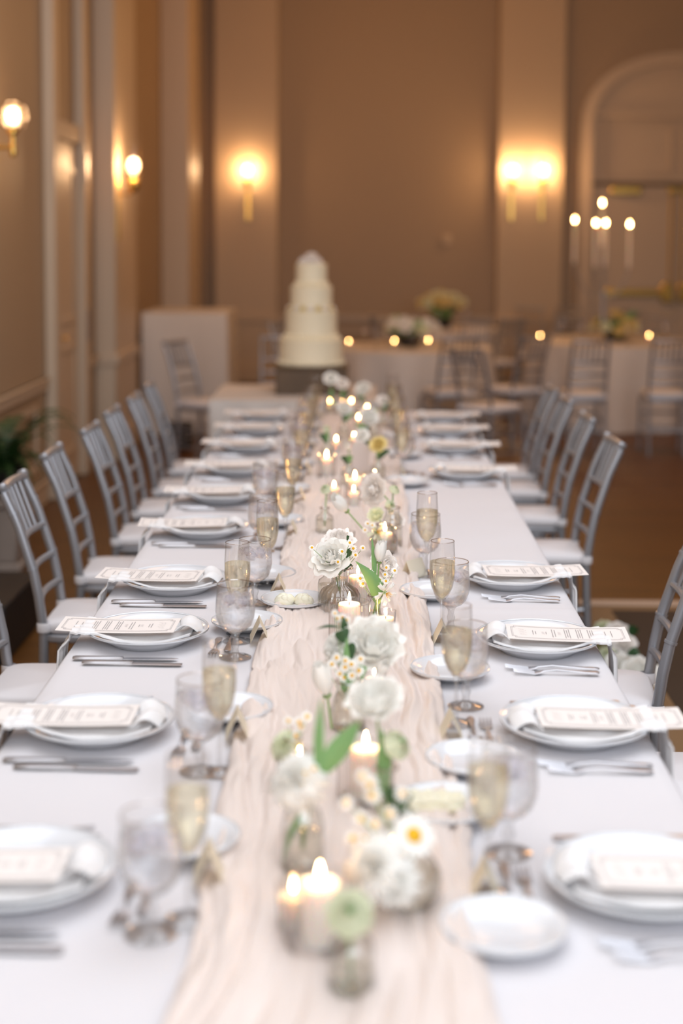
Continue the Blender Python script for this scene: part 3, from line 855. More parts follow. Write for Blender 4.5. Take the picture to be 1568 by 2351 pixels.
# ================================================================== CANDLES
def flame_mesh():
    mb=MB(); pr=[(0.0004,0),(0.0030,0.003),(0.0052,0.009),(0.0055,0.014),(0.0040,0.022),(0.0020,0.029),(0.0003,0.035)]
    mb.lathe(pr,12); return mb.mesh('flame','flame')
FLM=flame_mesh()
def candle_proto(r,h,name,flame=1.0,z0=0.0):
    t=empty(name)
    MB().cap([(r,z0),(r,h-0.003),(r*0.95,h),(r*0.88,h-0.001),(r*0.5,h-0.004)],26).build('wax','wax',t)
    MB().tube([(0,0,h-0.005),(0.0006,0,h+0.009)],0.0009,6).build('wick','wick',t)
    f=link('flame',FLM,t,(0,0,h+0.003)); f.scale=(flame*0.78,flame*0.78,flame*0.8)
    return Proto(t)
votC=candle_proto(0.0190,0.050,'votive_candle',0.72,0.004)
pilC=candle_proto(0.0255,0.088,'pillar_candle',0.88,0.005)
tallC=candle_proto(0.0235,0.070,'pillar_candle',1.0,0.005)
def votive_glass():
    t=empty('votive_glass')
    MB().lathe([(0.0001,0.002),(0.017,0.002),(0.0185,0.004),(0.0215,0.035),(0.0235,0.066),(0.0243,0.067),(0.0225,0.035),(0.020,0.0),(0.0001,0.0)],28).build('cup','glass',t)
    return Proto(t)
def ribbed_glass(r,h):
    t=empty('ribbed_candle_glass')
    MB().lathe([(0.0001,0.003),(r*0.9,0.003),(r,0.010),(r,h)],160,None,0.022,40).build('cylinder','ribbed',t)
    MB().lathe([(r-0.0016,h-0.001),(r,h+0.001),(r+0.0016,h-0.001)],48).build('rim','glass',t)
    MB().cap([(r*0.93,0.0),(r*0.93,0.004)],32).build('base','solid',t)
    return Proto(t)
votG=votive_glass(); ribG=ribbed_glass(0.047,0.092); ribS=ribbed_glass(0.036,0.085)
def votive(x,y,lab,dz=0.0):
    z=TZ+0.008
    votG.put((x,y,z),0,'small glass votive cup '+lab,'holder','votive cups')
    votC.put((x,y,z+0.0005),rnd.uniform(0,6),'lit votive candle in glass '+lab,'candle','votive candles')
def pillar(x,y,lab,big=True,tall=False):
    z=TZ+0.008
    (ribG if big else ribS).put((x,y,z),0,'ribbed clear glass cylinder '+lab,'holder','ribbed candle glasses')
    (pilC if big else tallC).put((x,y,z+0.0005),rnd.uniform(0,6),'lit ivory pillar candle in ribbed glass '+lab,'candle','pillar candles')
def at_flame(px,py,h):          # table spot whose flame shows at this pixel
    return P(px,py,TZ+0.008+h)
q=at_flame(674,2028,0.066); votive(q.x,q.y,'at the near end, left of the thick candle')
q=at_flame(735,1992,0.108); pillar(q.x,q.y,'at the near end behind the green ranunculus')
q=at_flame(902,1932,0.066); votive(q.x,q.y,'behind the round vase and large daisy')
q=at_flame(840,1690,0.108); pillar(q.x,q.y,'behind the big leaf, below the large tulips')
q=at_flame(688,1720,0.066); votive(q.x,q.y,'left of the runner centre beside small daisies')
q=at_flame(860,1538,0.066); votive(q.x,q.y,'hidden behind the double tulips')
q=at_flame(802,1366,0.108); pillar(q.x,q.y,'in sharp focus in front of the rose vase')
q=at_flame(886,1402,0.066); votive(q.x,q.y,'in sharp focus right of the slim tulip vase')
q=at_flame(822,1305,0.090); pillar(q.x,q.y,'just behind the in-focus rose vase',False)
q=at_flame(797,1220,0.066); votive(q.x,q.y,'behind the blush rose')
q=at_flame(884,1208,0.090); pillar(q.x,q.y,'right of centre behind the slim tulip vase',False)
FAR=[(812,1120,'below the drooping rose',0),(815,1088,'left of the large drooping rose',1),(860,1084,'behind the large drooping rose',0),
     (767,1110,'beside the round green ranunculus',0),(750,1041,'left of the table number',1),(772,1005,'beyond the table number, left',0),
     (813,997,'just beyond the table number',0),(823,955,'in the middle of the far flowers',0),(807,918,'far along the runner, left of centre',0),
     (843,935,'far along the runner, right of centre',1),(789,890,'at the far end of the runner',0),(760,905,'at the far left of the runner',0)]
for px,py,lab,b in FAR:
    q=at_flame(px,py,0.090 if b else 0.066)
    q.y=min(q.y,7.75)
    (pillar(q.x,q.y,lab,False) if b else votive(q.x,q.y,lab))

# ================================================================== VASES
def vase(name,prof,x,y,label,water,rib=0,nr=0,inner=0.9,cat='vase',sq=False):
    t=empty(name,(x,y,TZ+0.008),0,label,cat,'clear glass bud vases')
    n=132 if rib else 32
    MB().lathe(prof,n,None,rib,nr).build('body','ribbed' if rib else 'vaseglass',t)
    r,z=prof[-1]
    MB().lathe([(r-0.002,z-0.0015),(r,z+0.0015),(r+0.002,z-0.0015)],32).build('lip','rim',t)
    MB().cap([(prof[1][0]*0.98,0.0),(prof[1][0]*0.98,0.0025)],28).build('base','solid',t)
    wp=[(a*inner,b) for a,b in prof[1:] if b<=water]
    wp[0]=(wp[0][0],max(wp[0][1],0.004)); 
    MB().cap(wp+[(wp[-1][0],water)],28).build('water','vasewater',t)
    return t
BOT=[(0.0001,0.001),(0.026,0.001),(0.0285,0.004),(0.0285,0.052),(0.026,0.062),(0.015,0.070),(0.0125,0.075),(0.0125,0.086),(0.015,0.088)]
q=P(806,2283,TZ); vase('bottle_vase',BOT,q.x,q.y,'squat clear bottle at the near end holding the green ranunculus',0.03); V1=q
SPH=[(0.0001,0.001),(0.02,0.001)]+[(0.043*math.sin(a),0.043-0.043*math.cos(a)) for a in [0.6,0.9,1.2,1.57,1.9,2.2,2.45]]+[(0.021,0.084),(0.019,0.094),(0.022,0.098)]
q=P(942,2098,TZ); vase('round_vase',SPH,q.x,q.y,'round bulb glass vase of daisies near the right foreground',0.055); V2=q
CYL=[(0.0001,0.001),(0.028,0.001),(0.031,0.006),(0.031,0.07),(0.027,0.088),(0.021,0.098),(0.020,0.118),(0.023,0.122)]
q=P(695,2010,TZ); vase('bottle_vase',CYL,q.x,q.y,'tall clear bottle holding the carnation and broad leaf, left of the runner middle',0.06); V3=q
SLIM=[(0.0001,0.001),(0.019,0.001),(0.022,0.006),(0.022,0.035),(0.013,0.055),(0.0105,0.072),(0.012,0.086),(0.018,0.096)]
q=P(887,1905,TZ); vase('slim_vase',SLIM,q.x,q.y,'slim glass vase behind the chamomile holding tulips and ranunculus',0.05); V4=q
MID=[(0.0001,0.001),(0.028,0.001),(0.032,0.006),(0.034,0.04),(0.028,0.062),(0.022,0.078),(0.021,0.092),(0.024,0.096)]
q=P(799,1685,TZ); vase('round_neck_vase',MID,q.x,q.y,'clear glass vase packed with chamomile and dark leaves',0.07); V5=q
RIB=[(0.0001,0.001),(0.045,0.001),(0.052,0.006),(0.052,0.04),(0.044,0.056),(0.026,0.066),(0.0205,0.074),(0.0205,0.104),(0.026,0.110),(0.033,0.112)]
q=P(779,1410,TZ); vase('ribbed_vase',RIB,q.x,q.y,'ribbed bottle vase with wide lip holding the white rose in focus',0.085,0.025,22); V6=q
q=P(861,1466,TZ); vase('slim_vase',SLIM,q.x,q.y,'slim waisted glass vase in focus holding the tulip and green leaf',0.06); V7=q
q=P(755,1392,TZ); vase('bottle_vase',BOT,q.x,q.y,'small amber tinted looking bottle left of the ribbed vase',0.05); V8=q
q=P(880,1285,TZ); vase('round_vase',SPH,q.x,q.y,'round glass vase behind the slim tulip vase',0.05); V9=q
q=P(900,1262,TZ); vase('bottle_vase',CYL,q.x,q.y,'bottle vase holding ranunculus and the drooping rose, right of centre',0.06); V10=q
q=P(745,1235,TZ); vase('bottle_vase',BOT,q.x,q.y,'small bottle under the round green ranunculus, left',0.05); V11=q

# ================================================================== FLOWERS
def face(d):
    return Vector(d).to_track_quat('Z','Y').to_matrix().to_4x4()
def stem(mb_pts,par,r=0.0016,name='stem',m='stem'):
    return MB().tube(mb_pts,r,6).build(name,m,par)
def curve(a,b,sag=(0,0,0),n=8):
    a=Vector(a); b=Vector(b); s=Vector(sag)
    return [a.lerp(b,i/n)+s*math.sin(PI*i/n) for i in range(n+1)]
def petal_fn(Rr,Hh,hw,flare,curl,wave,seed,close=0.0):
    def fn(u,v):      # u along, v across
        t=u; s=(v-0.5)*2
        wid=hw*(math.sin(PI*min(1,0.14+0.70*t))**0.6)
        r=Rr*(math.sin(min(1,t*1.15)*PI/2)**0.7)*(1+flare*t**3)*(1-close*t*t)
        z=Hh*t-curl*t**4-0.10*Hh*s*s*t
        r+=Rr*wave*0.12*math.sin(seed+5*s+3*t)*t; z+=Hh*wave*0.08*math.sin(seed*2+7*s)*t
        a=s*wid
        return (r*math.cos(a)+0.02*Rr*s*s, r*math.sin(a), z)
    return fn
def bloom(name,kind,size,loc,direction,label,cat='flower',group=None,material='petal',seed=0,stem_to=None,sep=False,sag=(0,0,0)):
    t=empty(name,loc,0,label,cat,group)
    mx=face(direction); rr=random.Random(seed)
    layers=[]
    if kind=='rose':
        layers=[(0.14,1.0,1.4,0,0,3,0.5),(0.26,1.0,1.1,0.02,0,4,0.35),(0.42,0.98,0.95,0.08,0.05,5,0.2),(0.60,0.92,0.85,0.12,0.08,5,0.08),(0.78,0.82,0.8,0.2,0.16,5,0.0),(0.92,0.66,0.75,0.3,0.25,5,0.0)]
        Hs=0.95
    elif kind=='ranunculus':
        layers=[(k/9*0.8+0.12,1.0-0.045*k,0.95,0.0,0.02*k,6,0.62-0.05*k) for k in range(9)]; Hs=1.15
    elif kind=='tulip':
        layers=[(0.62,2.05,0.95,0.0,0,3,0.50),(0.70,2.0,0.95,0.0,0,3,0.42)]; Hs=1
    elif kind=='opentulip':
        layers=[(0.45,1.2,0.9,0,0,4,0.2),(0.7,1.3,0.85,0.05,0,5,0.15),(0.9,1.2,0.8,0.15,0.05,6,0.05),(1.0,1.0,0.75,0.35,0.15,6,0.0)]; Hs=1
    elif kind=='carnation':
        layers=[(0.2+0.8*k/7,0.95-0.06*k,0.55,0.3,0.02*k*k,8,0.0) for k in range(8)]; Hs=0.9
    elif kind=='lily':
        layers=[(0.5,0.9,0.42,0.9,0.35,6,0.0),(0.7,0.7,0.38,0.8,0.35,5,0)]; Hs=0.9
    joined=MB()
    for li,(fr_,fh,hw,fl,cu,n,cl) in enumerate(layers):
        wave={'carnation':2.6,'rose':0.9,'opentulip':0.9,'lily':0.5}.get(kind,0.3)
        me=None
        for k in range(n):
            a=2*PI*k/n+li*0.9+rr.uniform(-.15,.15)
            sd=rr.uniform(0,6)
            fn=petal_fn(size*fr_,size*fh*Hs*rr.uniform(.93,1.05),(hw*1.15 if n<=3 else hw*3.3/n*1.0 if kind=='lily' else PI/n*1.45),fl,size*cu,wave,sd,cl)
            pm=mx@Matrix.Rotation(a,4,'Z')@Matrix.Rotation(rr.uniform(-.04,.04),4,'Y')@Matrix.Translation((0,0,-size*0.35*Hs))
            if sep and li>=len(layers)-3:
                m1=MB(); m1.grid(fn,7,7,pm); m1.build('petal',material,t)
            else:
                joined.grid(fn,6,6,pm)
    if joined.v: joined.build('inner_petals' if sep else 'petals',material,t)
    if kind=='ranunculus':
        MB().ball(size*0.13,(0,0,0),10,6,(1,1,1),mx@Matrix.Translation((0,0,size*0.60))).build('centre','greenleaf',t)
    if kind in('lily',):
        mb=MB()
        for k in range(9):
            a=k*0.7; mb.tube([(0,0,0),(size*0.3*math.cos(a),size*0.3*math.sin(a),size*0.6)],0.0006,5,mx)
        mb.build('stamens','disc',t)
    if stem_to is not None:
        b=mx@Vector((0,0,-size*0.33*Hs))
        stem(curve(b,Vector(stem_to)-Vector(loc),sag),t,0.0022 if kind!='carnation' else 0.0018)
        MB().cap([(size*0.04,-size*0.08),(size*0.22,0.0),(size*0.26,size*0.10)],10,mx@Matrix.Translation((0,0,-size*0.40*Hs))).build('calyx','stem',t)
    return t
def leaf(loc_a,loc_b,w,label,m='greenleaf',bend=(0,0,0.01),fold=0.25,n=10,cat='leaf',group=None,side=None,name='leaf',parent=None):
    a=Vector(loc_a); b=Vector(loc_b); d=b-a
    sd=Vector(side) if side else d.cross(Vector((0,1,0)))
    if sd.length<1e-6: sd=Vector((1,0,0))
    sd.normalize(); nn=sd.cross(d).normalized()
    def fn(u,v):
        s=(v-0.5)*2; ww=w*(math.sin(PI*(0.06+0.93*u)**0.85))*0.5
        return (d*u)+Vector(bend)*math.sin(PI*u)+sd*s*ww+nn*abs(s)*ww*fold
    mb=MB(); mb.grid(fn,n,6)
    o=mb.build(name,m,parent,loc=a if parent is None else None)
    if parent is None: tag(o,label,cat,group)
    else: o.location=a
    return o
def daisy_head(par,loc,d,r,n,name='flower_head',flat=0.0,sep=False):
    h=empty(name,loc); h.parent=par
    mx=face(d)
    def pf(u,v):
        s=(v-0.5)*2; x=r*(0.28+0.72*u); w=r*0.19*math.sin(PI*(0.12+0.8*u))**0.6
        return (x,s*w,-flat*r*u*u*0.8+0.02*r*math.cos(s*2))
    if sep:
        for k in range(n): MB().grid(pf,5,3,mx@Matrix.Rotation(2*PI*k/n,4,'Z')@Matrix.Rotation(random.uniform(-.1,.15),4,'Y')).build('petal','petal',par,loc=loc)
    else:
        mb=MB()
        for k in range(n): mb.grid(pf,3,2,mx@Matrix.Rotation(2*PI*k/n,4,'Z'))
        mb.build('petals','petal',h)
    MB().ball(r*0.38,(0,0,0),10,6,(1,1,0.65),mx@Matrix.Translation((0,0,r*0.05))).build('disc','disc',h)
    return h
def sprig(heads,root,label,r=0.0085,name='chamomile_sprig'):
    """heads: world points; root: world point where the stems meet"""
    t=empty(name,root,0,label,'flower','chamomile sprigs')
    for k,hp in enumerate(heads):
        hp=Vector(hp)-Vector(root)
        d=Vector((random.uniform(-.5,.5),-1,random.uniform(.2,.9)))
        daisy_head(t,hp,d,r*random.uniform(.88,1.1),11,flat=random.uniform(0,.5))
        stem(curve((0,0,0),hp-Vector(d).normalized()*0.002,(0.004*math.sin(k),0,0.003)),t,0.0007)
    return t
def A(px,py,y): return PY(px,py,y)

# near bottle: green ranunculus
top=(V1.x,V1.y,TZ+0.09)
bloom('ranunculus','ranunculus',0.041,A(802,2098,V1.y-0.03),(0.05,-1,0.75),'pale green ranunculus facing the camera above the near bottle','flower','ranunculus blooms','petal_green',1,(V1.x,V1.y,TZ+0.02),True)
# round vase: white stock, daisy, chamomile, leaves
r2=(V2.x,V2.y,TZ+0.05)
bloom('white_carnation','carnation',0.034,A(852,1985,V2.y-0.06),(-0.5,-0.8,0.7),'white ruffled carnation left of the round vase','flower','carnations','petal',2,r2)
bloom('white_carnation','carnation',0.024,A(905,2030,V2.y-0.07),(-0.2,-1,0.3),'small white ruffled bloom low in front of the round vase','flower','carnations','petal',22,r2)
t=empty('daisy',r2,0,'large white daisy with yellow centre above the round vase','flower')
p=A(950,1918,V2.y-0.02)-Vector(r2); daisy_head(t,p,(0.25,-0.8,0.75),0.031,15,sep=True); stem(curve((0,0,0),p),t,0.0016)
hs=[(855,1826),(795,1842),(832,1782),(830,1880),(862,1892),(895,1868),(810,1924),(837,1928),(925,1822),(880,1930),(850,1800)]
sprig([A(x,y,V2.y+0.02) for x,y in hs],r2,'loose spray of small daisies spreading left above the round vase',0.0125)
leaf(A(905,1880,V2.y+0.03),A(948,1826,V2.y+0.03),0.018,'dark green leaf above the round vase pointing right','darkleaf')
leaf(A(905,1870,V2.y+0.035),A(893,1805,V2.y+0.03),0.022,'upright dark green leaf above the round vase','darkleaf')
# tall bottle left
r3=(V3.x,V3.y,TZ+0.04)
bloom('white_carnation','carnation',0.033,A(674,1782,V3.y),(-0.45,-0.7,0.8),'white carnation leaning left over the tall bottle','flower','carnations','petal',3,r3)
leaf(A(722,1790,V3.y),A(826,1655,V3.y),0.032,'broad green tulip leaf slanting up right from the tall bottle',bend=(0.006,0,0.006))
leaf(A(735,1800,V3.y+0.005),A(738,1600,V3.y),0.016,'narrow upright green leaf above the tall bottle',bend=(-0.003,0,0))
sprig([A(x,y,V3.y-0.01) for x,y in ((700,1775),(720,1765),(695,1795),(722,1798),(708,1785))],r3,'small daisies tucked beside the carnation on the left',0.009)
leaf(A(700,1850,V3.y),A(648,1985,V3.y-0.01),0.010,'long narrow leaf hanging inside the tall bottle',bend=(-0.004,0,0))
# left sprig
q=P(672,1820,TZ); vase('bottle_vase',BOT,q.x,q.y,'small bottle with faint daisies at the left of the runner',0.05); V12=q
r12=(V12.x,V12.y,TZ+0.05)
sprig([A(x,y,V12.y) for x,y in ((662,1655),(690,1668),(686,1658),(705,1645),(680,1690))],r12,'blurred daisies above the votive at the runner left',0.010)
bloom('stock_bloom','carnation',0.020,A(647,1708,V12.y),(-0.5,-0.7,0.6),'small green-white bloom at the left edge of the runner','flower','carnations','petal_green',33,r12)
# slim vase V4: big tulips and ranunculus
r4=(V4.x,V4.y,TZ+0.03)
bloom('white_tulip','opentulip',0.036,A(862,1618,V4.y+0.03),(-0.15,-0.45,1.0),'large white double tulip in the middle of the near flowers','flower','tulips','petal',4,r4,True)
bloom('ranunculus','ranunculus',0.034,A(908,1712,V4.y),(0.5,-0.6,0.6),'greenish ranunculus right of the double tulip','flower','ranunculus blooms','petal_green',5,r4)
leaf(A(878,1830,V4.y),A(876,1670,V4.y),0.022,'upright green leaf under the double tulip',bend=(0.003,0,0))
# V5 cluster
r5=(V5.x,V5.y,TZ+0.05)
bloom('white_tulip','tulip',0.034,A(748,1585,V5.y-0.06),(-0.25,-0.2,1.0),'closed white tulip left of the chamomile vase','flower','tulips','petal',6,(V5.x-0.03,V5.y-0.06,TZ+0.03),True)
bloom('white_tulip','opentulip',0.045,A(856,1486,V5.y+0.07),(0.15,-0.75,0.8),'big open white tulip above the chamomile vase','flower','tulips','petal',7,r5,True)
bloom('white_carnation','carnation',0.026,A(768,1482,V5.y+0.05),(-0.6,-0.6,0.5),'white ruffled bloom left of the dark leaves','flower','carnations','petal',8,r5)
bloom('white_tulip','tulip',0.022,A(868,1545,V5.y),(0.4,-0.5,0.7),'small white tulip under the big open tulip','flower','tulips','petal',9,r5)
leaf(A(790,1475,V5.y+0.03),A(778,1450,V5.y+0.03),0.030,'rounded dark leaf in the middle above the chamomile','darkleaf')
leaf(A(782,1442,V5.y+0.03),A(800,1440,V5.y+0.03),0.022,'top dark pointed leaf above the chamomile','darkleaf')
leaf(A(778,1440,V5.y+0.03),A(725,1445,V5.y+0.03),0.006,'thin dark leaf pointing left above the chamomile','darkleaf',bend=(0,0,0.004))
leaf(A(805,1520,V5.y+0.02),A(810,1475,V5.y+0.02),0.016,'lower dark leaf beside the pale green leaf','darkleaf')
leaf(A(797,1590,V5.y),A(795,1462,V5.y),0.016,'pale green pointed leaf standing in the chamomile vase',bend=(0,0,0))
sprig([A(x,y,V5.y-0.01) for x,y in ((793,1517),(762,1525),(807,1525),(792,1532),(824,1540),(808,1551),(780,1547),(828,1513),(773,1510),(790,1556),(752,1535))],r5,'dense cluster of small daisies over the glass vase rim',0.0105)
sprig([A(x,y,V5.y+0.05) for x,y in ((769,1408),(775,1420),(786,1418),(797,1423))],r5,'four small daisies seen edge-on above the dark leaves',0.008)
leaf(A(785,1585,V5.y-0.012),A(812,1560,V5.y-0.012),0.026,'short green leaf at the chamomile vase rim')
leaf(A(830,1560,V5.y),A(838,1530,V5.y),0.014,'green leaf at the right of the chamomile cluster')
# ribbed vase in focus V6
r6=(V6.x,V6.y,TZ+0.06)
bloom('white_rose','rose',0.047,A(759,1280,V6.y-0.015),(-0.35,-0.75,0.75),'ruffled white garden rose in focus above the ribbed vase','flower','roses','petal',10,r6,True)
bloom('blush_rose','rose',0.037,A(778,1240,V6.y+0.12),(0,-0.5,1),'blush white rose behind the in-focus rose','flower','roses','petal_blush',11,(V6.x,V6.y+0.08,TZ+0.03))
sprig([A(x,y,V6.y-0.055) for x,y in ((803,1246),(811,1259),(833,1258),(785,1266),(816,1274),(776,1290),(716,1257))],(V6.x,V6.y-0.005,TZ+0.10),'sharp small daisies in front of the white rose',0.0088)
leaf(A(790,1312,V6.y-0.02),A(812,1300,V6.y-0.03),0.010,'dark leaf on the lip of the ribbed vase pointing right','darkleaf')
leaf(A(783,1312,V6.y-0.02),A(772,1302,V6.y-0.03),0.008,'dark leaf on the lip of the ribbed vase pointing left','darkleaf')
leaf(A(797,1292,V6.y-0.03),A(808,1258,V6.y-0.03),0.014,'dark slender leaf behind the sharp daisies','darkleaf')
leaf(A(797,1245,V6.y-0.03),A(801,1234,V6.y-0.03),0.007,'tiny dark leaf tip above the rose','darkleaf')
# slim vase in focus V7
r7=(V7.x,V7.y,TZ+0.03)
bloom('white_tulip','tulip',0.027,A(871,1283,V7.y),(0.12,-0.12,1),'closed white tulip in focus above the slim vase','flower','tulips','petal',12,r7,True)
leaf(A(868,1388,V7.y-0.008),A(816,1288,V7.y-0.03),0.034,'broad green leaf in focus curling left from the slim vase',bend=(0.016,0,0.002))
leaf(A(860,1335,V7.y),A(853,1232,V7.y),0.012,'narrow green leaf standing left of the closed tulip',bend=(0.002,0,0))
leaf(A(864,1460,V7.y),A(866,1370,V7.y),0.017,'green leaf base inside the slim vase',bend=(-0.002,0,0))
bloom('blush_rose','rose',0.034,A(884,1298,V7.y+0.10),(0.5,-0.6,0.4),'pale blush rose behind the closed tulip','flower','roses','petal_blush',13,(V7.x+0.01,V7.y+0.1,TZ+0.03))
bloom('white_lily','lily',0.024,A(886,1362,V7.y-0.02),(0.45,-0.8,-0.1),'white star shaped bloom drooping right of the slim vase','flower','star blooms','petal',14,(V7.x,V7.y,TZ+0.09))
sprig([A(x,y,V7.y-0.01) for x,y in ((872,1331),(884,1319),(906,1310),(833,1340),(886,1334),(827,1328),(841,1328),(887,1303),(853,1317))],(V7.x,V7.y,TZ+0.085),'sharp small daisies around the slim tulip vase',0.0088)
# V9/V10 group
r9=(V9.x,V9.y,TZ+0.04); r10=(V10.x,V10.y,TZ+0.05)
bloom('white_tulip','tulip',0.035,A(792,1168,V9.y),(-0.55,-0.45,0.7),'white tulip leaning left on a long green stem','flower','tulips','petal',15,(A(840,1222,V9.y)),True)
bloom('white_carnation','lily',0.026,A(866,1222,V9.y-0.02),(0.3,-0.8,0.3),'white spread bloom above the round vase behind','flower','star blooms','petal_green',16,r9)
sprig([A(x,y,V9.y-0.03) for x,y in ((838,1217),(855,1206),(844,1202))],r9,'three small daisies beside the leaning tulip stem',0.009)
bloom('white_rose','rose',0.045,A(857,1125,V10.y+0.12),(-0.6,-0.7,0.1),'large white rose drooping left, right of the runner middle','flower','roses','petal_blush',17,r10,False,(0.02,0,0.02))
bloom('ranunculus','ranunculus',0.024,A(905,1125,V10.y+0.05),(0.4,-0.5,0.7),'yellow-green ranunculus right of the drooping rose','flower','ranunculus blooms','petal_green',18,r10)
bloom('ranunculus','ranunculus',0.022,A(895,1160,V10.y),(0.3,-0.8,0.4),'ivory ranunculus just under the drooping rose','flower','ranunculus blooms','petal_green',19,r10)
bloom('lisianthus','opentulip',0.020,A(864,1185,V10.y),(-0.3,-0.7,0.7),'small cream bloom under the drooping rose, left','flower','small cream blooms','petal_green',20,r10)
bloom('lisianthus','opentulip',0.020,A(908,1196,V10.y),(0.3,-0.7,0.7),'small cream bloom over the bottle vase, right','flower','small cream blooms','petal_blush',21,r10)
bloom('ranunculus','ranunculus',0.025,A(748,1124,V11.y+0.1),(-0.2,-0.7,0.7),'round yellow-green ranunculus left of the runner middle','flower','ranunculus blooms','petal_green',23,(V11.x,V11.y,TZ+0.04))
# far part of the runner
FF=[(800,1030,'tulip','petal',0.026,'white tulip just left of the table number'),(868,1020,'rose','petal_cream',0.03,'cream rose right of the table number'),
    (845,960,'opentulip','petal',0.034,'white bloom beyond the table number'),(830,1000,'rose','petal',0.028,'white rose behind the table number top'),
    (860,945,'ranunculus','petal_green',0.026,'pale green bloom far along the runner'),(790,940,'opentulip','petal',0.028,'white bloom left of the far candles'),
    (760,868,'rose','petal',0.034,'white rose at the far end below the cake, left'),(785,880,'rose','petal_blush',0.03,'blush rose at the far end below the cake'),
    (835,895,'opentulip','petal',0.032,'white open bloom at the far end, right'),(880,920,'rose','petal_blush',0.028,'blush bloom at the far right of the runner'),
    (750,985,'ranunculus','petal_green',0.022,'small ivory bloom far left of the runner')]
for k,(px,py,kd,m,sz,lab) in enumerate(FF):
    q=P(px,py,TZ+0.15); q.y=min(q.y,7.6); q=PY(px,py,q.y)
    v=vase('bottle_vase',BOT,q.x,q.y,'clear bud bottle under the '+lab,0.05)
    bloom({'tulip':'white_tulip','rose':'white_rose','opentulip':'white_tulip','ranunculus':'ranunculus'}[kd],kd,sz,q,(random.uniform(-.4,.4),-0.8,0.7),lab,'flower','far runner flowers',m,40+k,(q.x,q.y,TZ+0.04))
    for j in range(2):
        a=Vector((q.x,q.y,TZ+0.09)); b=a+Vector((random.uniform(-.06,.06),random.uniform(-.03,.03),random.uniform(.02,.06)))
        leaf(a,b,0.022,('left' if b.x<a.x else 'right')+('-hand' if j==0 else '-hand lower')+' green leaf beside the '+lab,'greenleaf' if j else 'darkleaf')
# table number
q=P(826,1097,TZ)
tn=empty('table_number_stand',(q.x,q.y,TZ+0.008),0,'frosted white arch shaped table number stand amid the candles','sign')
pts=[(-0.036,0.0),(0.036,0.0),(0.036,0.085)]+[(0.036*math.cos(a),0.085+0.04*math.sin(a)) for a in [PI*k/12 for k in range(1,12)]]+[(-0.036,0.085)]
n=len(pts); MB().add([(x,-0.002,z+0.012) for x,z in pts]+[(x,0.002,z+0.012) for x,z in pts],[tuple(range(n)),tuple(range(2*n-1,n-1,-1))]+[(i,i+n,(i+1)%n+n,(i+1)%n) for i in range(n)]).build('arch_panel','acrylic',tn,False)
MB().bbox((-0.03,-0.014,0),(0.03,0.014,0.015),0.002).build('foot','cream',tn)

